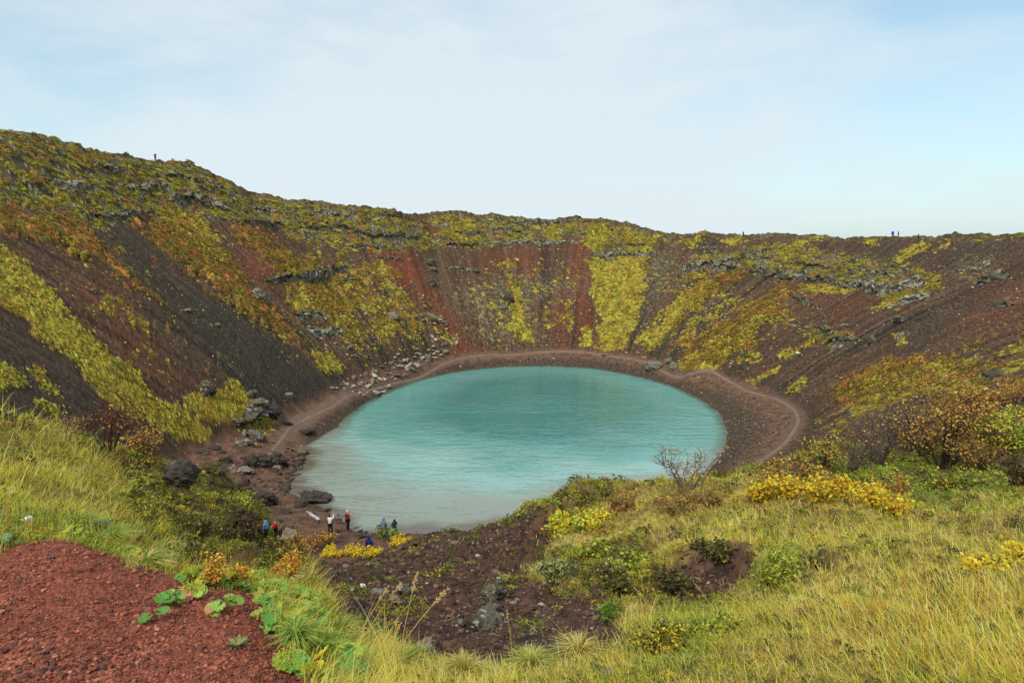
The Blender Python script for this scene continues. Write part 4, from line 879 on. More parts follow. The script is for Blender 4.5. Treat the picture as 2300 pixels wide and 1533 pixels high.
# ------------------------------------------------------------------ the near rim: gravel, clods, grass and low cover
nearv = (GM['far'] < 0.5) & INV & (GM['r'] < 30) & (GM['r'] > 0.9) & (GY > 0)
R_ = GM['r']
M_gravel = mat_attr('scoria_gravel', 0.9, 0.25, 120.0, 0.35, 0.004, 160.0)
peb = [rock_shape(1500 + k, 1 if k % 3 else 2, 7, 0.75, 0, 1.2) for k in range(10)]
idx = choose(nearv * (GM['gravel'] > 0.06) * (R_ < 6.5) * np.clip(GM['gravel'], 0, 1), N_PEB); n = len(idx)
sz = np.exp(RNG.normal(math.log(0.0039), 0.48, n))
lump = sstep(0.0, 0.5, fbm(GX[idx] / 0.35, GY[idx] / 0.35, 3, 211)); sz = sz * (0.75 + 0.75 * lump)
sz = np.minimum(sz, 0.017)
j = RNG.normal(0, 0.004, (n, 3)) * R_[idx][:, None] * np.array([1, 1, 0])
pos = GV[idx] + j; pos[:, 2] += sz * 0.15
cc = palette(n, [lin(144, 80, 58), lin(122, 68, 52), lin(98, 58, 48), lin(156, 94, 70), lin(80, 54, 46), lin(166, 112, 88)], [.3, .28, .18, .12, .09, .03], .12) 
o = merge('gravel', peb, pos, np.c_[sz, sz, sz], RNG.random(n) * 6.28, cc, M_gravel, 0.05)
tag(o, 'rust red scoria gravel in the bare patch at lower left', 'gravel', kind='stuff')

idx = choose(nearv * np.clip(GM['scoria'], 0, 1) * (GM['scoria'] > 0.35), N_CLOD); n = len(idx)
sz = np.exp(RNG.normal(math.log(0.0042), 0.5, n)) * R_[idx] * 0.55
sz = np.clip(sz * 0.72, 0.005, 0.10)
cc = palette(n, [lin(74, 54, 44), lin(58, 45, 38), lin(96, 72, 56), lin(112, 92, 74), lin(50, 42, 38), lin(88, 58, 48), lin(158, 142, 120)], [.29, .23, .17, .08, .16, .055, .015], .12) 
o = merge('clods', [rock_shape(1600 + k, 1 + k % 2, 8, 0.75, 0.1, 1.25) for k in range(10)], GV[idx] + np.c_[np.zeros((n, 2)), sz * 0.1], np.c_[sz, sz, sz], RNG.random(n) * 6.28, cc, M_stone, 0.06)
tag(o, 'dark brown clods and stones littering the bare hollow', 'clods', kind='stuff')

def vegmask(bare=1.0): return nearv * np.clip(1 - 1.25 * np.clip(GM['gravel'], 0, 1) - bare * np.clip(GM['scoria'], 0, 1), 0, 1)
def blades(name, idx, length, width, cols, lean, leanvar, label, mat, droop=0.5, nseg=3, jitter=0.004):
    n = len(idx); r = R_[idx]
    base = GV[idx] + RNG.normal(0, jitter, (n, 3)) * r[:, None] * np.array([1, 1, 0]); base[:, 2] -= 0.01
    a = lean + RNG.normal(0, leanvar, n)
    dirx, diry = np.cos(a), np.sin(a)
    tilt = np.abs(RNG.normal(0.55, 0.28, n))
    wdir = a + math.pi / 2 + RNG.normal(0, 0.7, n)
    ts = np.linspace(0, 1, nseg + 1); V = np.zeros((n, 2 * nseg + 1, 3)); wts = np.clip(1 - ts ** 1.6, 0, 1)
    for k, t in enumerate(ts):
        hor = length * (tilt * t * 0.75 + droop * tilt * t * t); up = length * (t * np.sqrt(np.clip(1 - 0.35 * tilt ** 2, 0.2, 1)) - 0.32 * droop * tilt * t * t)
        c = base + np.c_[dirx * hor, diry * hor, up]
        if k < nseg:
            off = np.c_[np.cos(wdir), np.sin(wdir), np.zeros(n)] * (width * wts[k] * 0.5)[:, None]
            V[:, 2 * k] = c - off; V[:, 2 * k + 1] = c + off
        else: V[:, 2 * nseg] = c
    tri = []
    for k in range(nseg - 1): tri += [[2 * k, 2 * k + 1, 2 * k + 3], [2 * k, 2 * k + 3, 2 * k + 2]]
    tri.append([2 * nseg - 2, 2 * nseg - 1, 2 * nseg]); tri = np.array(tri); nv = 2 * nseg + 1
    Fc = (tri[None] + (np.arange(n) * nv)[:, None, None]).reshape(-1, 3)
    C_ = np.repeat(cols, nv, 0)
    return mesh_from(name, V.reshape(-1, 3), Fc, 3, mat, col=np.clip(C_ * BRIGHT * 1.42, 0.004, 0.93), smooth=False)
M_grass = mat_attr('grass_blades', 0.6, 0.25, 0, 0, 0, 8, 0.45)

wv = vegmask() * (1 - 0.8 * np.clip(GM['heather'], 0, 1)) * (1 - 0.45 * np.clip(GM['lush'], 0, 1)) * (0.35 + 0.65 * sstep(-0.35, 0.1, fbm(GX / 1.1, GY / 1.1, 3, 221)))
idx = choose(wv, N_GRASS); n = len(idx); r = R_[idx]
gg = np.clip(GM['greengrass'][idx], 0, 1)
pn = fbm(GX[idx] / 0.9, GY[idx] / 0.9, 4, 223) + 0.5 * fbm(GX[idx] / 4, GY[idx] / 4, 2, 225)
straw = palette(n, [lin(200, 174, 86), lin(188, 164, 66), lin(176, 156, 58), lin(212, 190, 122), lin(146, 102, 56)], [.30, .28, .22, .12, .08], .1)
grn = palette(n, [lin(164, 156, 54), lin(132, 136, 46), lin(178, 166, 62), lin(102, 110, 42), lin(166, 162, 66)], [.3, .24, .2, .16, .1], .1)
pg = sstep(-0.15, 0.55, pn + 0.45 * gg - 0.24) * 0.66
cc = np.where((RNG.random(n) < pg)[:, None], grn, straw)
rust = (RNG.random(n) < 0.2 * sstep(0.1, 0.5, fbm(GX[idx] / 1.6, GY[idx] / 1.6, 3, 227))); cc[rust] = lin(150, 92, 50)
length = np.exp(RNG.normal(math.log(0.088), 0.40, n)) * (0.7 + 0.6 * sstep(-0.2, 0.5, fbm(GX[idx] / 1.5, GY[idx] / 1.5, 3, 229))) * np.clip(0.75 + r / 14, 0.8, 1.3) * (1 + 0.12 * gg * (GX[idx] < 0)) * np.where(GX[idx] > -0.18 * GY[idx], 0.68, 1.0)
width = np.clip(0.0022 + 0.00055 * r, 0.0028, 0.012) * RNG.uniform(0.7, 1.3, n)
ang = np.where(GX[idx] < -0.2 * GY[idx], -0.35, math.pi * 0.86) + 0.9 * fbm(GX[idx] / 2.0, GY[idx] / 2.0, 2, 231)
o = blades('grass', idx, length, width, cc, ang, 0.75, '', M_grass)
tag(o, 'windswept straw and green grass covering the near rim', 'grass', kind='stuff')

# short turf and thatch between the tufts
wv = vegmask() * (0.6 + 0.4 * sstep(0.3, -0.2, fbm(GX / 1.1, GY / 1.1, 3, 221))) * (R_ > 2.0) + nearv * np.clip(GM['scoria'], 0, 1) * 0.10 * (fbm(GX / 0.7, GY / 0.7, 3, 247) > 0.3)
idx = choose(wv, N_TURF); n = len(idx); r = R_[idx]
pn = fbm(GX[idx] / 0.6, GY[idx] / 0.6, 4, 251) + 0.4 * np.clip(GM['lush'][idx] + 0.5 * GM['greengrass'][idx], 0, 1)
cc = np.where((RNG.random(n) < sstep(-0.3, 0.5, pn))[:, None], palette(n, [lin(150, 144, 50), lin(124, 124, 44), lin(168, 156, 58), lin(100, 104, 42)]), palette(n, [lin(182, 156, 76), lin(158, 132, 62), lin(132, 104, 56), lin(200, 178, 112)]))
cc = mixc(cc, palette(n, [lin(104, 84, 52), lin(124, 112, 50)]), np.clip(GM['heather'][idx], 0, 1) * 0.6)
length = np.exp(RNG.normal(math.log(0.036), 0.4, n)) * np.clip(0.7 + r / 9, 0.8, 2.4)
o = blades('turf', idx, length, np.clip(0.002 + 0.0006 * r, 0.003, 0.014) * RNG.uniform(0.7, 1.3, n), cc, RNG.uniform(0, 6.28, n), 1.0, '', M_grass, 0.5, 2)
tag(o, 'short mixed turf and dry thatch between the longer grass', 'turf', kind='stuff')

# low cover: dwarf willow, crowberry and moss on the near rim
wv = vegmask(0.97) * np.clip(0.10 + 0.5 * (R_ > 13) + 0.75 * GM['heather'] + 0.5 * GM['lush'] + 0.12 * (fbm(GX / 0.7, GY / 0.7, 3, 241) > 0.2) + 0.8 * GM['red_heath'], 0, 1) * (R_ > 2.2) + nearv * np.clip(GM['scoria'], 0, 1) * 0.22 * (fbm(GX / 0.9, GY / 0.9, 3, 245) > 0.28) * (R_ > 3.5)
idx = choose(wv, N_COVER); n = len(idx); r = R_[idx]
sz = np.minimum(np.exp(RNG.normal(math.log(0.055), 0.35, n)), 0.085) * np.clip(r / 6, 0.55, 2.3)
pn = fbm(GX[idx] / 0.8, GY[idx] / 0.8, 3, 243)
cc = palette(n, [lin(70, 78, 34), lin(98, 100, 38), lin(134, 130, 44), lin(84, 64, 42), lin(60, 52, 38), lin(160, 142, 46), lin(110, 120, 46)], [.18, .2, .18, .14, .1, .1, .1], .12)
cc = mixc(cc, np.ones((n, 3)) * lin(150, 136, 46), sstep(0.1, 0.5, pn) * 0.55); cc = mixc(cc, np.ones((n, 3)) * lin(74, 54, 40), sstep(0.1, 0.5, -pn) * 0.6)
cc = mixc(cc, palette(n, [lin(122, 140, 48), lin(98, 128, 44), lin(140, 150, 60)]), np.clip(GM['lush'][idx], 0, 1) * 0.75)
cc = mixc(cc, palette(n, [lin(150, 104, 62), lin(128, 92, 54), lin(160, 124, 74)]), np.clip(GM['red_heath'][idx], 0, 1) * 0.7)
protos = [leaf_clump(1700 + k, 34, 0.42) for k in range(5)] + [leaf_clump(1710 + k, 44, 0.5, True) for k in range(3)]
o = merge('ground_cover', protos, GV[idx], np.c_[sz, sz, sz * RNG.uniform(0.6, 1.1, n)], RNG.random(n) * 6.28, cc * 1.3, M_leafy, 0.2)
tag(o, 'low heather, dwarf willow and moss cushions on the near rim', 'ground cover', kind='stuff')
# ------------------------------------------------------------------ plants, each a thing with its stems and leaves
def tube(V, Fq, pts, rad, sides=4):
    pts = np.asarray(pts, float); n = len(pts); d = np.gradient(pts, axis=0); d /= np.linalg.norm(d, axis=1)[:, None] + 1e-9
    up = np.array([0.31, 0.95, 0.11]); a = np.cross(d, up); a /= np.linalg.norm(a, axis=1)[:, None] + 1e-9; b = np.cross(d, a); off = len(V)
    for i in range(n):
        for k in range(sides):
            t = 2 * math.pi * k / sides; V.append(pts[i] + (a[i] * math.cos(t) + b[i] * math.sin(t)) * rad[i])
    for i in range(n - 1):
        for k in range(sides):
            k2 = (k + 1) % sides; Fq.append([off + i * sides + k, off + i * sides + k2, off + (i + 1) * sides + k2, off + (i + 1) * sides + k])
M_stem = mat_attr('twig_bark', 0.85, 0.2, 60.0, 0.3, 0.002, 80.0)
M_leaf = mat_attr('shrub_leaf', 0.6, 0.3, 40.0, 0.2, 0, 8, 0.3)
def shrub(name, u, v, hpx, wpx, label, cat, group, leaf_cols, n_leaf, leaf_px, stem_col, n_stem=9, seed=1, lean=0.0, droop=0.0, low=0.25):
    g = np.random.default_rng(seed); p = at(u, v); H = metres(hpx, p) * (1.25 if v < 1110 else 1.05); Wd = metres(wpx, p) * 0.62; n_leaf = int(n_leaf * 1.5); ls = max(metres(leaf_px, p), 0.012)
    root = empty(name, p); tag(root, label, cat, group)
    px1 = metres(1.6, p)
    V, Q, tips = [], [], []
    for s in range(n_stem):
        a = g.uniform(0, 2 * math.pi); rad = math.sqrt(g.uniform(0.02, 1)); h = H * g.uniform(0.65, 1.0) * (1 - 0.35 * rad)
        end = np.array([math.cos(a) * rad * Wd * 0.75 + lean * H, math.sin(a) * rad * Wd * 0.75, h])
        b0 = np.array([math.cos(a), math.sin(a), 0]) * Wd * 0.12 * g.random(); b0[2] = -0.03
        k = np.linspace(0, 1, 6)[:, None]; bend = g.normal(0, 0.06, (6, 3)) * H; bend[0] = 0
        st = b0 + (end - b0) * k + np.c_[np.zeros((6, 2)), (np.sin(k * math.pi) * H * 0.08)] + bend * k
        r0 = max(H * 0.011, px1 * 0.45); tube(V, Q, st, r0 * (1 - 0.65 * k[:, 0]))
        for j in range(7):
            t = g.uniform(low, 1.0); q = np.array([np.interp(t, k[:, 0], st[:, c]) for c in range(3)])
            dd = g.normal(size=3); dd[2] = abs(dd[2]) * 0.9 + 0.25 - droop; dd /= np.linalg.norm(dd); L = H * g.uniform(0.14, 0.34)
            e = q + dd * L * np.array([1.2, 1.2, 0.8]); mid = (q + e) / 2 + g.normal(0, 0.03, 3) * H
            tube(V, Q, [q, mid, e], [r0 * 0.5, r0 * 0.38, r0 * 0.22], 3) if False else tube(V, Q, [q, mid, e], [r0 * 0.5, r0 * 0.38, r0 * 0.22])
            tips += [q + (e - q) * x for x in (0.35, 0.6, 0.8, 1.0)]
            for m in range(2):
                e2 = mid + (g.normal(size=3) * np.array([1, 1, .6]) + np.array([0, 0, .3])) * L * 0.4
                tube(V, Q, [mid, (mid + e2) / 2 + g.normal(0, 0.01, 3) * H, e2], [r0 * 0.34, r0 * 0.26, r0 * 0.16]); tips += [e2, (mid + e2) / 2]
    V = np.array(V); c = np.tile(np.array(stem_col), (len(V), 1)) * g.uniform(0.8, 1.25, (len(V), 1))
    mesh_from('stems', V, np.array(Q), 4, M_stem, root, col=np.clip(c * BRIGHT, 0.004, .9))
    if n_leaf:
        tips = np.array(tips); LV, LQ, LC_ = [], [], []
        pk = g.integers(0, len(tips), n_leaf)
        for i in pk:
            c0 = tips[i] + g.normal(0, ls * 0.7, 3); ax = g.normal(size=3); ax[2] = ax[2] * 0.6 + 0.3; ax /= np.linalg.norm(ax); b = np.cross(ax, g.normal(size=3)); b /= np.linalg.norm(b)
            s = ls * g.uniform(0.6, 1.3); w = s * 0.33; o = len(LV); nrm = np.cross(ax, b)
            LV += [c0, c0 + ax * s * 0.5 + b * w + nrm * w * .3, c0 + ax * s, c0 + ax * s * 0.5 - b * w + nrm * w * .3]; LQ.append([o, o + 1, o + 2, o + 3])
            cc = np.array(leaf_cols[g.integers(0, len(leaf_cols))]) * g.uniform(0.8, 1.2); LC_ += [cc] * 4
        mesh_from('leaves', np.array(LV), np.array(LQ), 4, M_leaf, root, col=np.clip(np.array(LC_) * BRIGHT, 0.004, 0.9), smooth=False)
    return root
YEL = [lin(232, 190, 38), lin(214, 170, 34), lin(240, 208, 70), lin(196, 150, 40)]
ORG = [lin(206, 156, 62), lin(186, 132, 52), lin(216, 172, 80), lin(156, 108, 52)]
LIME = [lin(170, 172, 58), lin(150, 160, 50), lin(186, 184, 74), lin(126, 140, 46)]
OLIVE = [lin(104, 108, 44), lin(130, 126, 48), lin(84, 90, 38), lin(150, 138, 52)]
DKH = [lin(70, 60, 40), lin(84, 70, 44), lin(58, 58, 34), lin(98, 84, 46), lin(110, 74, 50)]
BRN = lin(70, 54, 46); GRY = lin(98, 84, 76); RDB = lin(88, 52, 44)
shrub('bare_shrub', 1540, 1102, 100, 185, 'nearly bare shrub with a few yellow leaves standing against the lake', 'shrub', None, [lin(200, 160, 80), lin(216, 180, 110), lin(170, 120, 60)], 130, 6, GRY, 10, 11, 0.02)
WIL = [(1700, 1122, 46, 86, 'lowest yellow leaved willow at the left end of the hedge on the right ridge'), (1765, 1118, 58, 96, 'yellow willow with the tallest leafy tuft in the left half of the ridge hedge'),
       (1835, 1122, 58, 104, 'yellow willow in the middle of the ridge hedge, left of the dense part'), (1905, 1130, 62, 110, 'dense tall yellow willow in the right half of the ridge hedge'), (1965, 1142, 52, 96, 'yellow willow sloping down near the right end of the ridge hedge'), (2015, 1154, 38, 74, 'small yellow willow that ends the ridge hedge on the right')]
for k, (u, v, h, w_, lb) in enumerate(WIL): shrub('yellow_willow', u, v, h, w_, lb, 'shrub', 'yellow willows along the right ridge', YEL + [lin(170, 120, 44), lin(176, 160, 50)], 330, 9, BRN, 10, 21 + k, 0, 0, 0.3)
shrub('birch_shrub', 2110, 1050, 160, 290, 'broad orange leaved shrub with dark branches at the right', 'shrub', None, ORG, 1300, 6, BRN, 18, 31)
THK = [(1900, 1062, 90, 150, 'grey leafless thicket left of the broad orange shrub', 14), (1975, 1040, 120, 170, 'tall leafless thicket touching the left of the broad orange shrub', 16), (2010, 965, 70, 150, 'brown twiggy thicket above and behind the broad orange shrub', 12), (1800, 1078, 50, 90, 'small grey thicket behind the yellow hedge', 8)]
for k, (u, v, h, w_, lb, ns) in enumerate(THK): shrub('twiggy_shrub', u, v, h, w_, lb, 'shrub', 'leafless thickets on the right', ORG, 60, 5, GRY * 0.75, ns, 41 + k)
BRUSH = [(2060, 1030, 90, 150, 'tangled brown shrub between the tall thicket and the broad orange shrub'), (2180, 1060, 80, 140, 'yellow brown shrub overlapping the right side of the broad orange shrub'), (2120, 940, 60, 140, 'rust shrub just above the broad orange shrub'), (2050, 985, 70, 140, 'grey brown shrub at the upper left of the broad orange shrub'), (1940, 1000, 60, 130, 'low grey shrub on the upper edge of the thickets'), (2250, 965, 50, 140, 'ochre shrub between the rust skyline shrub and the lime bush'), (1830, 1085, 40, 100, 'low yellowish shrub behind the left part of the yellow hedge'), (2000, 1110, 44, 130, 'rusty shrub behind the right end of the yellow hedge')]
for k, (u, v, h, w_, lb) in enumerate(BRUSH): shrub('twiggy_shrub', u, v, h, w_, lb, 'shrub', 'brown and ochre brush on the right slope', ORG + [lin(120, 110, 50), lin(104, 84, 50)], [260, 500, 420, 160, 140, 420, 300, 360][k], 6, [BRN, BRN, BRN, GRY * .8, GRY * .8, BRN, BRN, RDB][k], 13, 160 + k)
shrub('birch_shrub', 1850, 1052, 80, 110, 'thin shrub with small yellow leaves left of the leafless thickets', 'shrub', None, LIME + ORG, 260, 6, BRN, 9, 51)
shrub('birch_shrub', 1742, 1088, 56, 120, 'low brown shrub with orange leaves where the path meets the ridge', 'shrub', None, ORG, 200, 6, BRN, 9, 52)
shrub('birch_shrub', 2200, 925, 56, 170, 'long low rust brown shrub on the skyline of the thickets at right', 'shrub', None, ORG, 420, 5, BRN, 12, 53)
shrub('birch_shrub', 2290, 905, 50, 110, 'brown orange shrub at the right edge above the lime bush', 'shrub', None, ORG, 300, 5, BRN, 9, 54)
shrub('leafy_bush', 2245, 1020, 90, 170, 'dense lime green bush right of the broad orange shrub', 'bush', None, LIME, 1300, 7, BRN, 16, 55, 0, 0, 0.1)
shrub('leafy_bush', 2280, 1095, 70, 120, 'dark red brown bush under the lime bush at the right edge', 'bush', None, DKH + [lin(140, 96, 54)], 700, 7, BRN, 12, 56, 0, 0, 0.1)
shrub('leafy_bush', 2130, 1105, 50, 150, 'green bush at the foot of the broad orange shrub', 'bush', None, OLIVE + [lin(196, 170, 50)], 800, 7, BRN, 12, 57, 0, 0, 0.1)
shrub('leafy_bush', 1960, 1092, 40, 120, 'low green bush with red stems below the tall thicket', 'bush', None, OLIVE + [lin(130, 70, 56)], 500, 7, RDB, 10, 58, 0, 0, 0.1)
shrub('bare_shrub', 245, 1010, 120, 150, 'dark red bare shrub with crooked branches at the left ridge', 'shrub', None, [lin(190, 140, 60), lin(150, 90, 50)], 130, 6, RDB * 0.8, 9, 61, 0.1)
shrub('bare_shrub', 335, 1030, 70, 130, 'thin tangled shrub with yellow brown leaves right of the dark red bare shrub', 'shrub', None, ORG, 320, 6, BRN, 10, 62)
shrub('bare_shrub', 150, 985, 60, 100, 'pale twiggy shrub behind the grass left of the dark red bare shrub', 'shrub', None, ORG, 120, 5, GRY, 8, 63)
shrub('heather_bush', 535, 1215, 70, 150, 'dark brown heather bush on the hummock beside the person in light blue', 'bush', None, DKH, 1500, 8, BRN, 16, 71, 0, 0, 0.05)
shrub('heather_bush', 505, 1150, 34, 150, 'green topped low bush crowning the hummock', 'bush', None, OLIVE + LIME, 1300, 7, BRN, 14, 72, 0, 0, 0.05)
shrub('heather_bush', 580, 1212, 52, 50, 'grey green bush hanging over the beach at the end of the hummock', 'bush', None, OLIVE + DKH, 500, 7, BRN, 8, 73, 0, 0, 0.05)
shrub('heather_bush', 430, 1215, 60, 140, 'mixed green and brown heather bush left of the dark hummock bush', 'bush', None, OLIVE + DKH, 1100, 8, BRN, 12, 74, 0, 0, 0.05)
shrub('heather_bush', 600, 1285, 60, 150, 'brown green heather bush in front of the person in red', 'bush', None, DKH + OLIVE + [lin(196, 160, 40)], 1200, 8, BRN, 12, 75, 0, 0, 0.05)
shrub('heather_bush', 400, 1275, 60, 120, 'brown heather bush above the bright green plants', 'bush', None, DKH + OLIVE, 900, 9, BRN, 12, 76, 0, 0, 0.05)
for k, (u, v, h, w_, lb) in enumerate([(480, 1318, 80, 60, 'orange seeded dock stalks above the strip of green plants'), (535, 1322, 70, 50, 'shorter orange seeded dock stalks right of the tall ones'), (645, 1300, 60, 60, 'yellow flecked weeds on the edge of the brown hollow')]):
    shrub('dock_plant', u, v, h, w_, lb, 'weed', 'seeded docks', [lin(206, 150, 50), lin(186, 120, 44), lin(220, 176, 60)], 260, 8, BRN, 7, 81 + k, 0.1)
for k, (u, v, h, w_, lb) in enumerate([(745, 1247, 14, 64, 'bright yellow willow cushion at the left of the crest above the hollow'), (792, 1243, 17, 60, 'bright yellow willow cushion in the middle of the crest left of the dark blue person'), (836, 1246, 15, 54, 'small yellow willow hiding the legs of the dark blue person'), (897, 1222, 18, 60, 'orange yellow willow at the right end of the crest')]):
    shrub('yellow_willow', u, v, h, w_, lb, 'shrub', 'yellow willows on the crest of the hollow', YEL, 700, 4.2, BRN, 10, 91 + k, 0, 0, 0.1)
for k, (u, v, h, w_, lb) in enumerate([(655, 1240, 44, 80, 'brown twiggy shrub with rust leaves under the tan boulder'), (705, 1236, 36, 76, 'brown twiggy shrub between the tan boulder and the yellow cushions'), (735, 1222, 34, 50, 'thin brown shrub below the person in white')]):
    shrub('twiggy_shrub', u, v, h, w_, lb, 'shrub', 'brown twigs on the crest', [lin(170, 120, 50), lin(120, 80, 50), lin(190, 150, 60)], 260, 5, BRN, 9, 101 + k)
shrub('leafy_bush', 863, 1206, 30, 24, 'small green bush hiding the legs of the grey hooded person', 'bush', None, [lin(130, 140, 74), lin(110, 124, 64), lin(146, 150, 84)], 420, 5, BRN, 8, 111, 0, 0, 0.05)
shrub('leafy_bush', 884, 1208, 22, 20, 'small green bush in front of the person in dark teal', 'bush', None, [lin(120, 138, 60), lin(104, 120, 54), lin(140, 150, 70)], 320, 5, BRN, 7, 112, 0, 0, 0.05)
DW = [(1745, 1312, 90, 120, 'tall green and yellow dwarf willow beside the bare scrape in the right meadow', OLIVE + LIME, 1100), (1430, 1285, 50, 140, 'yellow green dwarf willow mat in the middle of the right ridge', LIME + OLIVE, 900), (1345, 1255, 44, 130, 'glossy green dwarf willow left of the yellow green mat', OLIVE + LIME, 800),
      (1380, 1310, 44, 120, 'dwarf willow with dark gaps above the dark hollow bank', OLIVE + DKH, 700), (1330, 1180, 36, 110, 'bright yellow dwarf willow near the top of the right ridge', LIME + YEL, 600), (1260, 1190, 40, 90, 'yellow dwarf willow at the left shoulder of the right ridge', LIME + YEL, 500),
      (1250, 1290, 36, 90, 'pale grey green dwarf willow on the slope above the hollow', [lin(150, 150, 96), lin(120, 124, 70)], 500), (1505, 1325, 60, 80, 'dark shaggy clump at the left lip of the bare scrape', DKH + OLIVE[:1], 900), (1600, 1240, 20, 110, 'dark shaggy turf hanging over the top of the bare scrape', DKH + OLIVE, 700), (1840, 1278, 26, 90, 'dark shaggy turf over the small hole right of the dwarf willow', DKH + OLIVE, 500), (1370, 1385, 36, 60, 'bright green crowberry clump by the lower edge of the hollow', [lin(110, 130, 44), lin(90, 116, 40)], 400),
      (1500, 1460, 60, 170, 'mixed yellow and rust dwarf willow in the lower meadow', OLIVE + YEL[:2] + DKH[:2], 1100), (1600, 1420, 50, 140, 'green dwarf willow with yellow leaves right of the rust one in the lower meadow', OLIVE + LIME, 800)]
for k, (u, v, h, w_, lb, cs2, nl) in enumerate(DW): shrub('dwarf_willow', u, v, h * 0.75, w_ * 1.1, lb, 'shrub', 'dwarf willows on the right ridge', cs2, nl, 10, BRN, 13, 121 + k, 0, 0, 0.05)
for k, (u, v, h, w_, lb) in enumerate([(1400, 1142, 24, 80, 'leftmost rust brown blueberry clump on the crest of the right ridge'), (1520, 1148, 22, 120, 'wide rust brown blueberry clump below the bare shrub'), (1590, 1126, 20, 90, 'rust blueberry clump right of the wide one under the bare shrub')]):
    shrub('blueberry_clump', u, v, h, w_, lb, 'shrub', 'rust blueberry clumps', [lin(140, 104, 64), lin(124, 96, 56), lin(146, 122, 70), lin(110, 98, 48), lin(138, 124, 54)], 700, 6, RDB, 12, 141 + k, 0, 0, 0.05)
for k, (u, v, h, w_, lb) in enumerate([(2225, 1290, 54, 80, 'small yellow willow sprig in the grass near the right edge'), (2285, 1262, 56, 60, 'yellow willow sprig at the right edge, above the other sprigs'), (2180, 1288, 30, 40, 'smallest yellow sprig left of the others near the right edge')]):
    shrub('yellow_willow', u, v, h, w_, lb, 'shrub', 'yellow sprigs in the right meadow', YEL, 130, 13, BRN, 6, 151 + k, 0, 0, 0.2)

# broad leaved plants on the gravel: lobed round leaves on short stalks
def mantle_leaf(V, Q, Cc, c, r, nrm, ax, col, g, lobes=9):
    nrm = nrm / np.linalg.norm(nrm); ax = ax - nrm * (ax @ nrm); ax /= np.linalg.norm(ax); b = np.cross(nrm, ax); off = len(V)
    m = lobes * 4; V.append(c); Cc.append(col * 1.15)
    for ring, f in ((0, 0.5), (1, 1.0)):
        for k in range(m + 1):
            t = math.radians(20) + k / m * math.radians(320) - math.pi
            t = -math.radians(160) + k / m * math.radians(320)
            lob = 1 - (0.10 if ring else 0.0) * (1 - abs(math.sin(k / m * lobes * math.pi))) ** 1.2
            fold = (0.07 if ring else 0.04) * math.cos(k / m * lobes * 2 * math.pi)
            rr2 = r * f * lob * (1 + 0.08 * math.cos(t))
            V.append(c + (ax * math.cos(t) + b * math.sin(t)) * rr2 + nrm * r * (0.22 * f * f + fold)); Cc.append(col * (1.0 if ring else 1.08) * (0.86 + 0.14 * abs(math.sin(k / m * lobes * math.pi))))
    for k in range(m):
        Q.append([off, off + 1 + k, off + 2 + k]); a = off + 1 + k; e = off + 1 + (m + 1) + k; Q += [[a, e, e + 1], [a, e + 1, a + 1]]
M_mantle = mat_attr('mantle_leaf', 0.5, 0.35, 90.0, 0.18, 0.001, 120.0, 0.25)
def mantle(u, v, wpx, nleaf, rpx, label, cols, seed, froth=0, lobes=9, group='lobed green plants on the gravel edge', name='lady_mantle'):
    g = np.random.default_rng(seed); p = at(u, v); R = metres(wpx, p) * 0.5; r = metres(rpx, p)
    root = empty(name, p); tag(root, label, 'plant', group)
    V, Q, Cc, SV, SQ = [], [], [], [], []
    for k in range(nleaf):
        a = g.uniform(0, 6.28); d = R * math.sqrt(g.random()); h = r * g.uniform(0.5, 1.3) + (R - d) * 0.5
        c = np.array([math.cos(a) * d, math.sin(a) * d, h]); nrm = np.array([math.cos(a) * 0.5 * d / R, math.sin(a) * 0.5 * d / R - 0.25, 1]) + g.normal(0, 0.25, 3)
        mantle_leaf(V, Q, Cc, c, r * g.uniform(0.6, 1.15), nrm, np.array([math.cos(a), math.sin(a), 0.1]) + g.normal(0, .3, 3), np.array(cols[g.integers(0, len(cols))]) * g.uniform(.85, 1.15), g, lobes)
        tube(SV, SQ, [[c[0] * .2, c[1] * .2, -0.01], [c[0] * .6, c[1] * .6, h * .5], c - np.array([0, 0, r * 0.02])], [r * .07, r * .06, r * .05])
    SV = np.array(SV)
    mesh_from('stalks', SV, np.array(SQ), 4, M_stem, root, col=np.tile(lin(120, 120, 60), (len(SV), 1)))
    mesh_from('leaves', np.array(V), np.array(Q), 3, M_mantle, root, col=np.clip(np.array(Cc) * BRIGHT, .004, .9))
    if froth:
        LV, LQ = [], []
        for k in range(froth):
            a = g.uniform(0, 6.28); d = R * 0.8 * math.sqrt(g.random()); c = np.array([math.cos(a) * d, math.sin(a) * d, r * g.uniform(1.2, 2.4)]); s = r * 0.13
            for m in range(3):
                x = c + g.normal(0, s * 1.4, 3); e = g.normal(size=3); e /= np.linalg.norm(e); f = np.cross(e, g.normal(size=3)); f /= np.linalg.norm(f); o = len(LV)
                LV += [x - e * s, x + f * s, x + e * s, x - f * s]; LQ.append([o, o + 1, o + 2, o + 3])
        mesh_from('flowers', np.array(LV), np.array(LQ), 4, M_leaf, root, col=np.tile(lin(196, 194, 62), (len(LV), 1)), smooth=False)
    return root
GRN = [lin(106, 144, 60), lin(88, 130, 52), lin(130, 156, 66), lin(146, 158, 58)]
LGT = [lin(118, 152, 62), lin(98, 136, 52), lin(148, 166, 66), lin(162, 164, 56)]
PNK = [lin(196, 128, 98), lin(204, 150, 112)]
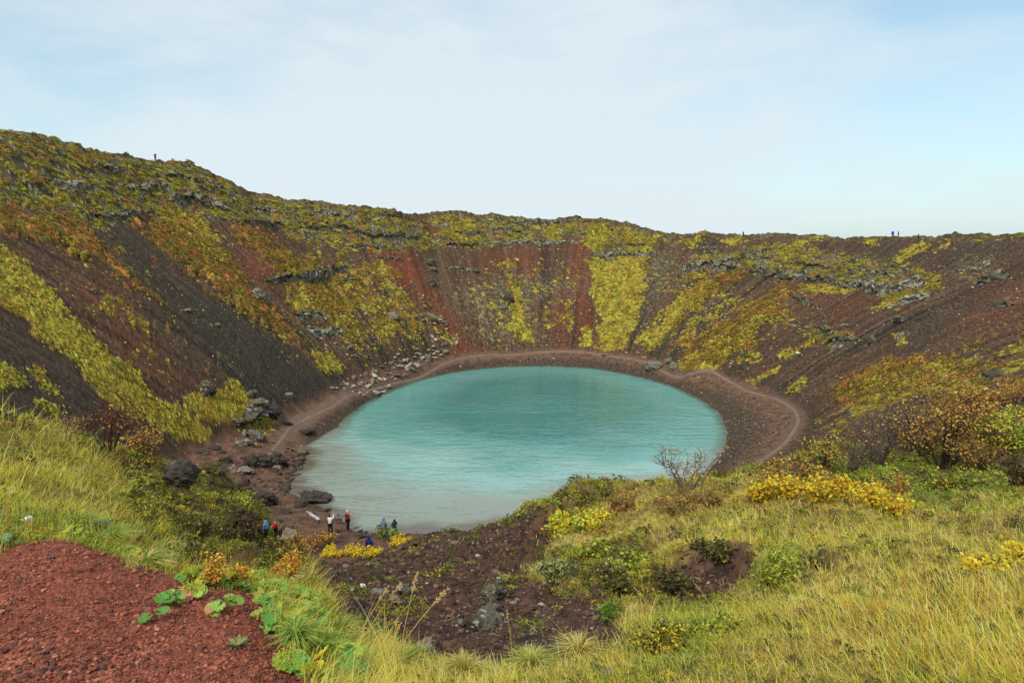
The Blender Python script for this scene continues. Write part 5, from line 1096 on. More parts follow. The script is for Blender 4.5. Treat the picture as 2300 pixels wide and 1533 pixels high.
MAN = [(345, 1388, 40, 2, 22, 'single broad dark green leaf pair lowest on the red gravel', GRN, 0), (345, 1352, 24, 2, 17, 'pair of withered salmon leaves at the left tip of the gravel plants', PNK, 0), (385, 1360, 50, 5, 19, 'lobed plant with grey green leaves at the middle of the gravel', GRN, 0), (425, 1342, 60, 7, 19, 'lobed plant with lime flowers and an orange leaf on the gravel', LGT + PNK[:1], 70),
       (500, 1372, 60, 7, 20, 'lone rosette of cupped leaves on the right of the gravel', GRN + [lin(200, 140, 80)], 0), (466, 1380, 16, 1, 15, 'single curled salmon leaf beside the lone rosette', PNK, 0), (600, 1405, 60, 6, 22, 'lobed plant with wide leaves at the gravel edge above the grass tuft', GRN, 40), (640, 1412, 50, 5, 18, 'lobed plant with lime flowers left of the bright grass tuft', LGT, 120),
       (650, 1505, 70, 5, 26, 'large leaved plant at the bottom edge left of the biggest plant', GRN, 60), (690, 1520, 40, 2, 16, 'lime flowering plant between the two large leaved plants at the bottom', LGT, 160), (755, 1515, 110, 9, 32, 'biggest large leaved plant at the bottom edge of the picture', GRN + [lin(210, 180, 50)], 0), (820, 1495, 60, 4, 24, 'pale leaved plant right of the biggest plant', GRN[:3], 0),
       (20, 1228, 70, 9, 15, 'bluish green plant at the left edge of the gravel', [lin(110, 140, 88), lin(96, 128, 76)], 0), (165, 1205, 60, 8, 13, 'small lobed plant at the top of the gravel', LGT, 0), (285, 1250, 50, 9, 13, 'bright green plant at the shoulder of the gravel', LGT, 20), (225, 1195, 60, 10, 12, 'dark bluish plant with tiny white flowers above the gravel', [lin(86, 116, 72), lin(72, 100, 60)], 0)]
for k, (u, v, w_, nl, rp, lb, cs2, fr) in enumerate(MAN): mantle(u, v, w_, nl + (nl > 3) * 2, rp * 0.82, lb, cs2, 200 + k, fr)
for k, (u, v, w_) in enumerate([(470, 1312, 60), (520, 1320, 60), (560, 1330, 70), (600, 1338, 80), (640, 1350, 80), (680, 1362, 70), (610, 1362, 60), (660, 1385, 70), (700, 1392, 60), (570, 1312, 50), (720, 1420, 60), (430, 1300, 50)]):
    mantle(u, v, w_, 16, 13, 'bright green leafy plant in the strip between gravel and brown hollow', LGT, 230 + k, 110 if k % 2 else 50, 7, 'green plants in the strip beside the gravel', 'leafy_plant')
# rosette of narrow fleshy leaves
def rosette(u, v, wpx, n, label, cols, seed):
    g = np.random.default_rng(seed); p = at(u, v); R = metres(wpx, p) * 0.5; V, Q, Cc = [], [], []
    for k in range(n):
        a = k * 2.4; up = 0.25 + 0.7 * k / n; d = np.array([math.cos(a), math.sin(a), up]); d /= np.linalg.norm(d); b = np.array([-math.sin(a), math.cos(a), 0]); L = R * g.uniform(.75, 1.1); w_ = L * .2; o = len(V)
        V += [b * w_ * .3, d * L * .5 + b * w_, d * L * np.array([1, 1, .8]), d * L * .5 - b * w_, -b * w_ * .3, d * L * .5 - np.array([0, 0, w_ * .4])]; Q += [[o, o + 5, o + 1], [o + 1, o + 5, o + 2], [o + 2, o + 5, o + 3], [o + 3, o + 5, o + 4], [o, o + 4, o + 5]]
        Cc += [np.array(cols[g.integers(0, len(cols))])] * 6
    o = mesh_from('rosette_plant', np.array(V), np.array(Q), 3, M_mantle, col=np.array(Cc) * BRIGHT, smooth=False); o.location = p; return tag(o, label, 'plant')
rosette(535, 1450, 62, 22, 'grey green rosette of narrow leaves alone on the red gravel', [lin(126, 128, 76), lin(104, 112, 66), lin(140, 130, 84)], 5)

# tussocks and seed stalks
def tussock(u, v, hpx, wpx, n, label, cols, seed, lean=0.0):
    g = np.random.default_rng(seed); p = at(u, v); H = metres(hpx, p); Wd = metres(wpx, p) * 0.5; V, Q, Cc = [], [], []
    for k in range(n):
        a = g.uniform(0, 6.28); sp = math.sqrt(g.random()); d = np.array([math.cos(a) * sp + lean, math.sin(a) * sp, 0]) * Wd; b = np.array([-math.sin(a), math.cos(a), 0]); h = H * g.uniform(.6, 1.05) * (1 - .45 * sp); w_ = max(H * .014, metres(1.6, p)) * g.uniform(.7, 1.2); o = len(V); b0 = d * .12
        for t, wf in ((0, 1), (.35, 1), (.7, .7)):
            c = b0 + d * t ** 1.5 + np.array([0, 0, h * (1.5 * t - .5 * t * t) - h * .35 * sp * t ** 3]); V += [c - b * w_ * wf, c + b * w_ * wf]
        V.append(b0 + d * 1.25 + np.array([0, 0, h * (1 - .5 * sp)])); Q += [[o, o + 1, o + 3], [o, o + 3, o + 2], [o + 2, o + 3, o + 5], [o + 2, o + 5, o + 4], [o + 4, o + 5, o + 6]]
        Cc += [np.array(cols[g.integers(0, len(cols))]) * g.uniform(.85, 1.15)] * 7
    o = mesh_from('grass_tussock', np.array(V), np.array(Q), 3, M_grass, col=np.clip(np.array(Cc) * BRIGHT, .004, .9), smooth=False); o.location = p
    return tag(o, label, 'grass tuft', 'grass tussocks near the gravel')
LG = [lin(150, 172, 74), lin(130, 158, 66), lin(172, 180, 88), lin(112, 140, 56), lin(186, 176, 96)]
ST = [lin(196, 172, 100), lin(172, 156, 72), lin(150, 150, 60), lin(210, 190, 130)]
for k, (u, v, h, w_, n, lb, cs2, le) in enumerate([(660, 1450, 95, 130, 240, 'bright lime grass tuft arching over the gravel edge', LG, 0.1), (720, 1470, 90, 120, 200, 'second lime grass tuft right of the bright arching one', LG, 0.25), (320, 1275, 60, 110, 200, 'grey green grass tuft beside the top of the gravel', LG + ST, .35), (240, 1215, 60, 100, 180, 'lime grass tuft leaning over the gravel top', LG, .4), (175, 1185, 66, 100, 160, 'upright green grass tuft left of the leaning one above the gravel', LG, .2), (760, 1430, 70, 110, 160, 'yellowing grass tuft at the lower left of the hollow', LG + ST, .2), (360, 1250, 60, 100, 160, 'straw grass tuft between gravel and heather', ST + LG, .3), (640, 1300, 44, 80, 140, 'straw grass tuft at the left edge of the hollow', ST, .2), (900, 1500, 70, 130, 200, 'yellow green grass tuft at the bottom centre', ST + LG, .2), (1040, 1520, 80, 140, 200, 'straw grass tuft at the bottom right of centre', ST, -.1), (1300, 1470, 60, 130, 180, 'pale straw tuft at the lower edge of the hollow', ST, -.1), (1190, 1500, 70, 130, 180, 'mixed green and straw tuft below the grey rocks', ST + LG, 0)]):
    tussock(u, v, h, w_, n, lb, cs2, 300 + k, le)
def stalk(u, v, tu, tv, label, seed):
    g = np.random.default_rng(seed); p = at(u, v); q = unproj(tu, tv, depth_of(p) * 0.98); d = q - p; V, Q = [], []
    root = empty('grass_stalk', p); tag(root, label, 'grass stalk', 'tall seed stalks')
    t = np.linspace(0, 1, 8)[:, None]; pts = d[None] * t + np.array([d[0], 0, 0])[None] * .25 * (t * t - t); w_ = max(.0016, metres(1.1, p))
    tube(V, Q, pts, np.linspace(w_, w_ * .5, 8)); V = np.array(V); mesh_from('stem', V, np.array(Q), 4, M_stem, root, col=np.tile(lin(196, 164, 104) * BRIGHT, (len(V), 1)))
    HV, HQ = [], []; ax = d / np.linalg.norm(d); L = np.linalg.norm(d)
    for k in range(46):
        s = g.uniform(.74, 1.0); c = d * s + np.array([d[0], 0, 0]) * .25 * (s * s - s); e = ax + g.normal(0, .45, 3); e /= np.linalg.norm(e); f = np.cross(e, g.normal(size=3)); f /= np.linalg.norm(f); l = L * .045; w2 = l * .22; o = len(HV)
        HV += [c, c + e * l * .5 + f * w2, c + e * l, c + e * l * .5 - f * w2]; HQ.append([o, o + 1, o + 2, o + 3])
    mesh_from('seed_head', np.array(HV), np.array(HQ), 4, M_grass, root, col=np.tile(lin(206, 176, 120) * BRIGHT, (len(HV), 1)), smooth=False)
for k, (u, v, tu, tv, lb) in enumerate([(898, 1465, 936, 1288, 'tallest straight seed stalk rising from the bottom centre into the hollow'), (800, 1440, 872, 1318, 'bent pale seed stalk leaning right at the left of the hollow'), (812, 1440, 900, 1312, 'long seed stalk crossing just right of the bent pale one'), (890, 1470, 1005, 1322, 'slanting seed stalk that leans furthest right across the hollow'), (860, 1500, 900, 1400, 'short reddish seed stalk below the tallest one'), (700, 1320, 745, 1275, 'thin seed stalk at the upper left of the hollow'), (1150, 1470, 1138, 1370, 'upright thin stalk near the grey rocks'), (1470, 1380, 1425, 1320, 'left leaning stalk on the lower edge of the right ridge'), (1480, 1420, 1418, 1385, 'low left leaning stalk above the lower meadow'), (1600, 1370, 1560, 1310, 'pale stalk in front of the bare scrape'), (1760, 1400, 1700, 1330, 'leaning stalk in the straw below the scrape'), (1830, 1420, 1790, 1345, 'pale seed stalk right of the leaning one in the straw')]):
    stalk(u, v, tu, tv, lb, 330 + k)

NEARROCK = [(1075, 1412, 84, 30, 'large grey rock lying on the right of the hollow floor', 'lichen'), (1092, 1386, 66, 30, 'dark topped rock behind the large grey rock in the hollow', 'lichen'), (1120, 1398, 56, 20, 'flat grey rock right of the large grey rock in the hollow', 'lichen'), (1035, 1400, 26, 18, 'small grey rock touching the left of the large grey rock', 'grey'), (953, 1456, 50, 40, 'tan upright rock at the lower edge of the hollow', 'tan'), (1018, 1468, 74, 46, 'dark brown clod of earth right of the tan upright rock', 'brown'),
            (848, 1338, 46, 20, 'pale flat rock at the left of the rock group in the hollow', 'grey'), (884, 1360, 50, 28, 'tan grey rock in the middle of the hollow rock group', 'tan'), (905, 1335, 44, 26, 'dark split rock at the back of the hollow rock group', 'lichen'), (835, 1350, 30, 22, 'brown stone left of the tan grey rock', 'brown'), (1117, 1345, 70, 60, 'moss crowned dark knob of rock at the right of the hollow', 'lichen'), (1180, 1372, 54, 34, 'dark rough rock under the moss crowned knob', 'brown'),
            (1370, 1518, 36, 22, 'flat grey stone in the grass at the bottom right of centre', 'grey'), (56, 1172, 36, 24, 'white stone in the grass at the left edge', 'white'), (687, 1345, 28, 20, 'white stone beside the bright green plants', 'white'), (745, 1305, 24, 34, 'pale standing rock at the upper left of the hollow', 'grey'), (780, 1312, 50, 24, 'grey crusted rock right of the pale standing rock', 'lichen'), (815, 1318, 16, 10, 'small pale stone in the upper left of the hollow', 'white'), (900, 1296, 14, 10, 'blue grey pebble in the middle of the hollow slope', 'grey'),
            (1210, 1377, 14, 10, 'pink stone on the right floor of the hollow', 'tan'), (940, 1220, 36, 24, 'dark rock on the crest beside the orange willow', 'brown'), (1010, 1208, 26, 14, 'dark rock in the middle of the crest', 'brown')]
for k, (u, v, wp, hp, lb, kd) in enumerate(NEARROCK): boulder(u, v, wp * 0.8, hp * 0.75, lb, 1900 + k, kd, 4, 'rocks in and around the hollow', name='rock', cat='rock', sink=0.2, rz=RNG.uniform(-.4, .4))
# ------------------------------------------------------------------ people and the bench
def skinned(name, verts, edges, radii, mat, parent, sub=1):
    me = bpy.data.meshes.new(name); me.from_pydata([tuple(v) for v in verts], edges, []); me.update()
    o = bpy.data.objects.new(name, me); C.objects.link(o); o.parent = parent
    o.modifiers.new('skin', 'SKIN'); sv = me.skin_vertices[0].data
    for i, r in enumerate(radii): sv[i].radius = (r, r) if np.isscalar(r) else r
    for i in range(len(verts)): sv[i].use_root = (i == 0)
    o.modifiers['skin'].use_smooth_shade = True
    s = o.modifiers.new('sub', 'SUBSURF'); s.levels = sub; s.render_levels = sub
    me.materials.append(mat); return o
_mc = {}
def cloth(c):
    if c not in _mc: _mc[c] = mat_plain('cloth_%d_%d_%d' % c, lin(*c), 0.85, 0.2, 0.2, 8.0)
    return _mc[c]
SKIN = mat_plain('skin', lin(206, 160, 136), 0.6, 0.35, 0.08, 20.0)
EYE = mat_plain('eye', lin(40, 32, 30), 0.3, 0.5, 0.1, 5)
ARMS = {'down': ((0.24, 0.0, 1.16), (0.25, -0.06, 0.92)), 'camera': ((0.25, -0.10, 1.24), (0.07, -0.30, 1.48)), 'raised': ((0.26, -0.16, 1.44), (0.12, -0.30, 1.66)), 'front': ((0.24, -0.04, 1.17), (0.10, -0.28, 1.20)), 'pocket': ((0.27, 0.04, 1.17), (0.18, -0.10, 0.98)), 'out': ((0.42, -0.06, 1.44), (0.64, -0.10, 1.40)), 'pole': ((0.25, -0.08, 1.18), (0.26, -0.34, 1.10))}
def person(u, v, hpx, face, label, jacket, trousers, head, armL='down', armR='down', hood=False, hat=None, hair=(50, 40, 34), stride=0.0, bend=0.0, H=None, down=0.0, push=0.0, shoes=(40, 36, 34), group='people at the crater', depth=None):
    v = max(v, skyline(u) + 5) if v < 600 else v
    p = at(u, v); H = H or metres(hpx, p) * (1.08 if v > 1000 else 1); S = H / 1.74
    if depth:                                                  # stands on hidden ground: walk along the sight line until the head is where it shows
        H = 1.74; best = 1e9
        for d_ in np.arange(depth - 14, depth + 6, 0.5):
            q = unproj(u, v + 40, d_); q[2] = gz(q[0], q[1]); e = abs(proj(q[0], q[1], q[2] + H)[1] - v)
            if e < best: best, p = e, q
    if push:
        d = np.array([p[0], p[1]]) - LC; d /= np.linalg.norm(d); p[0] += d[0] * push; p[1] += d[1] * push; p[2] = gz(p[0], p[1])
    root = empty('person', (p[0], p[1], p[2] - down)); root.rotation_euler = (0, 0, face); root.scale = (S, S, S); tag(root, label, 'person', group)
    def B(q):                                                    # bend the upper body forward about the hips
        q = np.array(q, float); y, z = q[1], q[2] - 0.95
        if z > 0 and bend: q[1] = y * math.cos(bend) - z * math.sin(bend); q[2] = 0.95 + z * math.cos(bend) + y * math.sin(bend)
        return q
    legs = {}
    for sd, f in ((-1, 1), (1, -1)):
        k = stride * f
        legs[sd] = [(0.09 * sd, 0, 0.92), (0.10 * sd, -0.03 - 0.16 * k, 0.50 + 0.01 * abs(k)), (0.10 * sd, 0.03 - 0.30 * k, 0.09 + (0.05 if k < 0 else 0)), (0.115 * sd, -0.12 - 0.30 * k, 0.03 + (0.02 if k < 0 else 0))]
    arms = {}
    for sd, nm in ((-1, armL), (1, armR)):
        e, w_ = ARMS[nm]; arms[sd] = [B((0.18 * sd, 0, 1.42)), B((e[0] * sd, e[1], e[2])), B((w_[0] * sd, w_[1], w_[2]))]
    # body: one skin over the whole skeleton, five fingers on each hand, nose and ears on the head
    V = [B((0, 0, 0.94)), B((0, 0, 1.16)), B((0, 0, 1.36)), B((0, 0.0, 1.48)), B((0, -0.015, 1.56)), B((0, -0.015, 1.64)), B((0, 0.0, 1.71))]
    R = [0.13, 0.115, 0.135, 0.055, 0.075, 0.09, 0.06]; E = [(i, i + 1) for i in range(6)]
    def add(q, par, r): V.append(np.array(q, float)); R.append(r); E.append((par, len(V) - 1)); return len(V) - 1
    add(B((0, -0.115, 1.60)), 5, 0.016); add(B((0.092, 0.0, 1.61)), 5, 0.018); add(B((-0.092, 0.0, 1.61)), 5, 0.018)
    for sd in (-1, 1):
        i = 0
        for q, r in zip(legs[sd], (0.085, 0.058, 0.042, 0.035)): i = add(q, i, r)
        i = 2
        for q, r in zip(arms[sd], (0.058, 0.042, 0.030)): i = add(q, i, r)
        d = arms[sd][2] - arms[sd][1]; d /= np.linalg.norm(d); side = np.cross(d, (0, 0, 1)); side = side / (np.linalg.norm(side) + 1e-6); nn = np.cross(side, d)
        palm = add(arms[sd][2] + d * 0.06, i, 0.034)
        for k, L in enumerate((0.062, 0.072, 0.068, 0.052)):
            b0 = V[palm] + side * (k - 1.5) * 0.018 + d * 0.03; j = add(b0, palm, 0.010); j = add(b0 + d * L * .5 + nn * .006, j, 0.009); add(b0 + d * L + nn * .022, j, 0.008)
        j = add(V[palm] - side * 0.045 * 1 - d * 0.01, palm, 0.011); add(V[j] + d * 0.035 - side * 0.012, j, 0.009)
    body = skinned('body', V, E, R, SKIN, root)
    for sd in (-1, 1):
        P, Fc = ICO[2]; e = mesh_from('eye', P * 0.013 + B((0.034 * sd, -0.098, 1.625)), Fc, 3, EYE, root)
    jm, tm = cloth(jacket), cloth(trousers)
    JV = [B((0, 0, 0.84)), B((0, 0, 1.0)), B((0, 0, 1.18)), B((0, 0, 1.36)), B((0, 0.0, 1.47))]; JR = [(0.19, 0.15), (0.18, 0.145), (0.175, 0.14), (0.19, 0.145), (0.085, 0.085)]; JE = [(0, 1), (1, 2), (2, 3), (3, 4)]
    for sd in (-1, 1):
        i = 3
        for q, r in zip(arms[sd], (0.085, 0.066, 0.050)): JV.append(q); JR.append((r, r)); JE.append((i, len(JV) - 1)); i = len(JV) - 1
    if hood:
        for q, r in ((B((0, 0.02, 1.57)), 0.115), (B((0, 0.02, 1.65)), 0.125), (B((0, 0.03, 1.73)), 0.08)): JV.append(q); JR.append((r, r)); JE.append((4 if len(JV) - 1 == 11 else len(JV) - 2, len(JV) - 1))
    skinned('jacket', JV, JE, JR, jm, root)
    TV = [np.array((0, 0, 0.93))]; TR = [(0.16, 0.13)]; TE = []
    for sd in (-1, 1):
        i = 0
        for q, r in zip(legs[sd][:3], (0.105, 0.08, 0.065)): TV.append(np.array(q, float)); TR.append((r, r)); TE.append((i, len(TV) - 1)); i = len(TV) - 1
    skinned('trousers', TV, TE, TR, tm, root)
    for sd in (-1, 1): skinned('shoe', [np.array(legs[sd][2]) - (0, -0.02, 0.03), np.array(legs[sd][3]) + (0, 0, 0.015)], [(0, 1)], [0.055, 0.048], cloth(shoes), root)
    if hat: skinned('hat', [B((0, 0.0, 1.66)), B((0, 0.005, 1.72)), B((0, 0.01, 1.79))], [(0, 1), (1, 2)], [0.112, 0.105, 0.035], cloth(hat), root)
    elif not hood: skinned('hair', [B((0, 0.035, 1.58)), B((0, 0.03, 1.66)), B((0, 0.01, 1.72))], [(0, 1), (1, 2)], [0.085, 0.10, 0.085], cloth(hair), root)
    return root, B
PI = math.pi
person(596, 1213, 46, -1.9, 'person in a light blue jacket half hidden behind the dark heather bush', (120, 172, 228), (60, 62, 70), None, 'front', 'down', hood=True)
person(622, 1213, 44, -1.3, 'person in a bright red jacket and black trousers beside the tan boulder', (196, 32, 40), (30, 30, 34), None, 'front', 'front', hood=False, hat=(96, 24, 36), stride=0.3)
person(741, 1198, 42, 2.7, 'dark haired person in a white top holding both arms up, near the bench', (232, 234, 238), (26, 27, 32), None, 'raised', 'camera', stride=0.4, hair=(44, 34, 30))
person(781, 1189, 44, 2.4, 'person in a dark red jacket and white hat standing at the water', (134, 30, 40), (30, 30, 34), None, 'pocket', 'pocket', hat=(236, 232, 226))
person(861, 1207, 43, 2.8, 'person in a hooded grey blue raincoat behind the small green bush', (104, 132, 150), (92, 112, 126), None, 'front', 'front', hood=True, bend=0.12)
_t, _B = person(887, 1206, 42, -2.5, 'person in a hooded dark teal jacket holding something small and white', (34, 62, 78), (52, 62, 60), None, 'front', 'front', hood=True)
person(830, 1209, 46, 2.9, 'person in a dark blue jacket seen from behind over the yellow willows', (34, 42, 104), (36, 38, 60), None, 'down', 'down', hood=True, depth=57)
person(348, 362, 18.5, 0.6, 'lone hiker in a crimson jacket and navy trousers on the left rim', (168, 26, 62), (28, 26, 84), None, 'front', 'camera', hood=True, group='hikers on the rim')
person(1671, 527, 12, 0.3, 'small figure in dark blue alone on the middle of the far rim', (32, 58, 110), (26, 44, 78), None, 'front', 'down', hood=True, group='hikers on the rim')
hk, HB = person(2005, 531, 15.5, -1.5, 'stooping hiker in blue carrying a large blue pack on the right rim', (30, 76, 196), (24, 46, 96), None, 'pole', 'front', hood=True, stride=0.9, bend=0.55, group='hikers on the rim')
person(2018, 531, 16, 1.0, 'hiker in purple with one arm stretched out on the right rim', (86, 34, 110), (110, 96, 120), None, 'down', 'out', hood=True, group='hikers on the rim')
person(2060, 532, 11.5, 1.4, 'short hiker in dark clothes with a pink hem, rightmost on the rim', (70, 44, 96), (60, 28, 76), None, 'down', 'down', hood=True, stride=0.6, group='hikers on the rim')

def local_box(V, Q, c, s, ax=None):
    o = len(V); ax = np.eye(3) if ax is None else ax
    for x in (-1, 1):
        for y in (-1, 1):
            for z in (-1, 1): V.append(np.array(c) + ax @ (np.array([x, y, z]) * np.array(s) * .5))
    Q += [[o, o + 1, o + 3, o + 2], [o + 4, o + 6, o + 7, o + 5], [o, o + 4, o + 5, o + 1], [o + 2, o + 3, o + 7, o + 6], [o, o + 2, o + 6, o + 4], [o + 1, o + 5, o + 7, o + 3]]
def beveled(name, V, Q, mat, parent, w=0.006):
    o = mesh_from(name, np.array(V), np.array(Q), 4, mat, parent, smooth=False); b = o.modifiers.new('bevel', 'BEVEL'); b.width = w; b.segments = 2; return o
# the pack on the stooping hiker: a thing of its own
P, Fc = ICO[3]; Pk = np.sign(P) * np.abs(P) ** 0.7 * np.array([0.21, 0.17, 0.36])
pk = mesh_from('backpack', Pk, Fc, 3, cloth((26, 84, 214))); S_ = hk.scale[0]
loc = np.array(HB((0, 0.27, 1.38))); cz, sz_ = math.cos(hk.rotation_euler[2]), math.sin(hk.rotation_euler[2])
pk.location = np.array(hk.location) + S_ * np.array([loc[0] * cz - loc[1] * sz_, loc[0] * sz_ + loc[1] * cz, loc[2]]); pk.rotation_euler = (0.55, 0, hk.rotation_euler[2]); pk.scale = (S_,) * 3
tag(pk, 'large bright blue backpack on the stooping hiker', 'backpack')
V, Q = [], []; local_box(V, Q, (0, 0, 0), (0.16, 0.02, 0.11)); ph = beveled('phone', V, Q, cloth((236, 238, 240)), None)
S_ = _t.scale[0]; a_ = _t.rotation_euler[2]; l_ = np.array((0, -0.36, 1.25)); ph.location = np.array(_t.location) + S_ * np.array([-l_[1] * -math.sin(a_) * -1 if False else l_[0] * math.cos(a_) - l_[1] * math.sin(a_), l_[0] * math.sin(a_) + l_[1] * math.cos(a_), l_[2]]); ph.rotation_euler = (0.5, 0, a_)
tag(ph, 'small white device in the hands of the person in dark teal', 'phone')

# bench: white slats on dark iron ends
bp_ = at(702, 1168); ax_ = math.atan2(-0.76, 0.65)
bench = empty('park_bench', bp_, ax_); tag(bench, 'white slatted bench with dark iron legs on the red beach', 'bench')
M_white = mat_plain('white_paint', lin(226, 226, 230), 0.6, 0.3, 0.08, 9); M_iron = mat_plain('dark_iron', lin(52, 50, 52), 0.6, 0.4, 0.2, 20)
L_ = 1.85                                                          # local +y is the seat's front, +x runs along it
for y in (-0.02, 0.15):
    V, Q = [], []; local_box(V, Q, (0, y + 0.05, 0.45 - (0.01 if y < 0 else 0)), (L_, 0.13, 0.035)); beveled('seat_slat', V, Q, M_white, bench)
tl = 0.22; ax3 = np.array([[1, 0, 0], [0, math.cos(tl), -math.sin(tl)], [0, math.sin(tl), math.cos(tl)]])
for z in (0.80,):
    V, Q = [], []; local_box(V, Q, (0, -0.20 - (z - 0.6) * 0.22, z), (L_, 0.035, 0.13), ax3); beveled('back_slat', V, Q, M_white, bench)
for x in (-L_ * .5 + .12, L_ * .5 - .12):
    V, Q = [], []
    tube(V, Q, [(x, 0.26, 0.0), (x, 0.20, 0.22), (x, 0.24, 0.43)], [.028, .024, .028], 6); tube(V, Q, [(x, -0.30, 0.0), (x, -0.20, 0.2), (x, -0.17, 0.43), (x, -0.27, 0.88)], [.028, .024, .026, .022], 6)
    tube(V, Q, [(x, -0.17, 0.415), (x, 0.05, 0.41), (x, 0.25, 0.415)], [.022, .022, .022], 6)
    mesh_from('leg', np.array(V), np.array(Q), 4, M_iron, bench)
    V, Q = [], []; tube(V, Q, [(x, -0.22, 0.66), (x, 0.0, 0.68), (x, 0.22, 0.66), (x, 0.24, 0.43)], [.022, .024, .024, .02], 6); mesh_from('armrest', np.array(V), np.array(Q), 4, M_white, bench)
# ------------------------------------------------------------------ camera, sky, sun
cam_d = bpy.data.cameras.new('camera'); cam = bpy.data.objects.new('camera', cam_d); C.objects.link(cam)
cam_d.sensor_width = 36.0; cam_d.lens = 24.0; cam_d.clip_start = 0.05; cam_d.clip_end = 20000
cam.location = (0, 0, CZ); cam.rotation_euler = (math.pi / 2 - PITCH, 0, 0)
sc = bpy.context.scene; sc.camera = cam
SUN_EL, SUN_AZ = 48 * D2R, 205 * D2R          # azimuth clockwise from +Y: behind and a little to the left
w = bpy.data.worlds.new('World'); sc.world = w; w.use_nodes = True
nt = w.node_tree; bg = nt.nodes['Background']
sky = nt.nodes.new('ShaderNodeTexSky'); sky.sky_type = 'NISHITA'; sky.sun_disc = False
sky.sun_elevation = SUN_EL; sky.sun_rotation = SUN_AZ; sky.air_density = 1.0; sky.dust_density = 1.5; sky.ozone_density = 1.0
tc = nt.nodes.new('ShaderNodeTexCoord')
def cloud(scale, loc, zs, det, lo, hi, rough=0.5):
    mp = nt.nodes.new('ShaderNodeMapping'); mp.inputs['Location'].default_value = loc; mp.inputs['Scale'].default_value = (1, 1, zs)
    mp.inputs['Rotation'].default_value = (0.0, 0.35, 0.0)
    nt.links.new(tc.outputs['Generated'], mp.inputs['Vector'])
    n = nt.nodes.new('ShaderNodeTexNoise'); n.inputs['Scale'].default_value = scale; n.inputs['Detail'].default_value = det; n.inputs['Roughness'].default_value = rough; n.inputs['Distortion'].default_value = 0.3
    nt.links.new(mp.outputs[0], n.inputs['Vector'])
    mr = nt.nodes.new('ShaderNodeMapRange'); mr.interpolation_type = 'SMOOTHSTEP'; mr.inputs[1].default_value = lo; mr.inputs[2].default_value = hi
    nt.links.new(n.outputs['Fac'], mr.inputs[0]); return mr.outputs[0]
c1 = cloud(1.6, CLOUD_LOC, 2.6, 4, 0.33, 0.66, 0.55); c2 = cloud(4.5, (1.7, 0.3, 2.1), 3.0, 7, 0.28, 0.72, 0.6)
addc = nt.nodes.new('ShaderNodeMath'); addc.operation = 'MULTIPLY_ADD'; addc.inputs[1].default_value = 1.2; addc.use_clamp = False
nt.links.new(c2, addc.inputs[0]); nt.links.new(c1, addc.inputs[2])
# thin overcast thickest high in the middle and towards the horizon, thinner to the upper right and left
def lobe(u, v, lo, hi, amt, prev):
    d = unproj(u, v, 1.0) - np.array([0, 0, CZ]); d = d / np.linalg.norm(d)
    vd = nt.nodes.new('ShaderNodeVectorMath'); vd.operation = 'DOT_PRODUCT'; vd.inputs[1].default_value = tuple(d)
    nt.links.new(tc.outputs['Generated'], vd.inputs[0])
    m1 = nt.nodes.new('ShaderNodeMapRange'); m1.interpolation_type = 'SMOOTHSTEP'; m1.inputs[1].default_value = lo; m1.inputs[2].default_value = hi; m1.inputs[3].default_value = 0; m1.inputs[4].default_value = amt
    nt.links.new(vd.outputs['Value'], m1.inputs[0])
    ad = nt.nodes.new('ShaderNodeMath'); ad.operation = 'ADD'; nt.links.new(m1.outputs[0], ad.inputs[0]); nt.links.new(prev, ad.inputs[1]); return ad.outputs[0]
lb = lobe(1000, 60, 0.80, 0.995, 0.40, addc.outputs[0]); lb = lobe(1350, 240, 0.90, 1.0, 0.35, lb); lb = lobe(1900, 480, 0.90, 1.0, 0.2, lb); lb = lobe(900, 400, 0.9, 1.0, 0.3, lb)
lb = lobe(2250, 130, 0.86, 1.0, -0.75, lb); lb = lobe(100, 230, 0.93, 1.0, -0.5, lb)
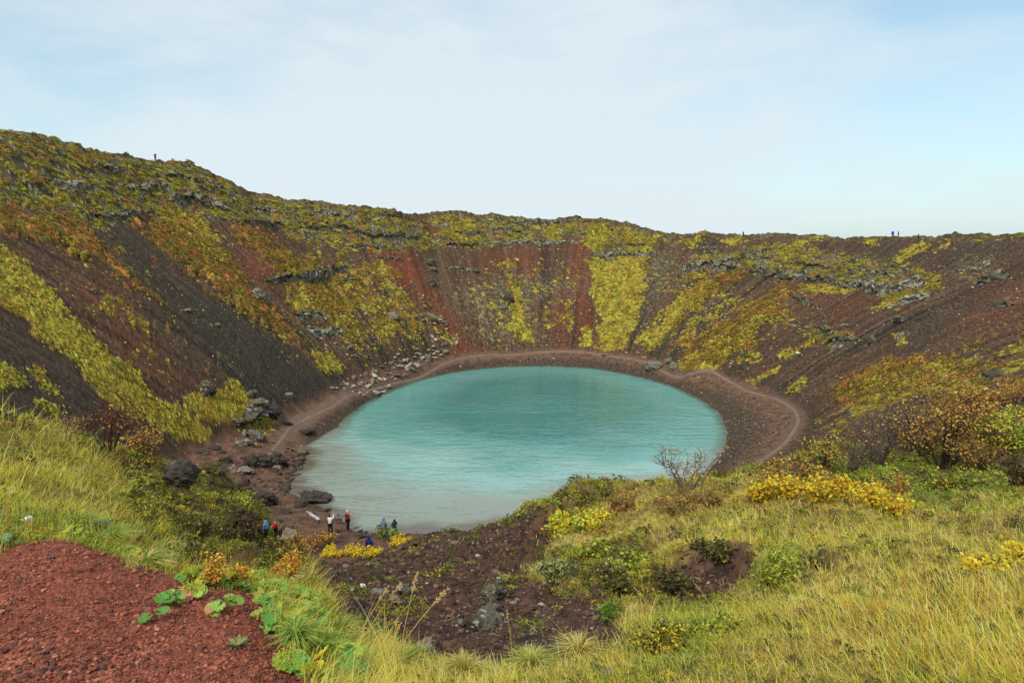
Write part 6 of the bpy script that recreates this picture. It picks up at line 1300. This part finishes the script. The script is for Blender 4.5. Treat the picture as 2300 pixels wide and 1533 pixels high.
sx = nt.nodes.new('ShaderNodeSeparateXYZ'); nt.links.new(tc.outputs['Generated'], sx.inputs[0])     # the overcast thickens towards the horizon
hz = nt.nodes.new('ShaderNodeMapRange'); hz.interpolation_type = 'SMOOTHSTEP'; hz.inputs[1].default_value = 0.0; hz.inputs[2].default_value = 0.28; hz.inputs[3].default_value = 1.5; hz.inputs[4].default_value = 0.0
nt.links.new(sx.outputs['Z'], hz.inputs[0])
ha = nt.nodes.new('ShaderNodeMath'); ha.operation = 'ADD'; nt.links.new(hz.outputs[0], ha.inputs[0]); nt.links.new(lb, ha.inputs[1]); lb = ha.outputs[0]
mrc = nt.nodes.new('ShaderNodeMapRange'); mrc.inputs[1].default_value = 0.25; mrc.inputs[2].default_value = 2.4; mrc.inputs[3].default_value = 0.30; mrc.inputs[4].default_value = 0.94
nt.links.new(lb, mrc.inputs[0])
mx = nt.nodes.new('ShaderNodeMix'); mx.data_type = 'RGBA'
mx.inputs[7].default_value = (*CLOUD_COL, 1)
skm = nt.nodes.new('ShaderNodeMix'); skm.data_type = 'RGBA'; skm.blend_type = 'MULTIPLY'; skm.inputs[0].default_value = 1.0; skm.inputs[7].default_value = SKY_MUL
nt.links.new(sky.outputs[0], skm.inputs[6])
nt.links.new(mrc.outputs[0], mx.inputs[0]); nt.links.new(skm.outputs[2], mx.inputs[6])
nt.links.new(mx.outputs[2], bg.inputs['Color']); bg.inputs['Strength'].default_value = 0.071
sd = bpy.data.lights.new('sun', 'SUN'); sd.energy = 1.5; sd.angle = 10 * D2R; sd.color = (1.0, 0.95, 0.88)
so = bpy.data.objects.new('sun', sd); C.objects.link(so)
so.rotation_euler = (math.pi / 2 - SUN_EL, 0, -SUN_AZ + math.pi)
sc.view_settings.view_transform = 'Standard'; sc.view_settings.look = 'None'; sc.view_settings.exposure = EXPO; sc.view_settings.gamma = 1.0
sc.cycles.use_denoising = DENOISE; sc.cycles.max_bounces = 5; sc.cycles.diffuse_bounces = 3; sc.cycles.glossy_bounces = 2; sc.cycles.transparent_max_bounces = 6
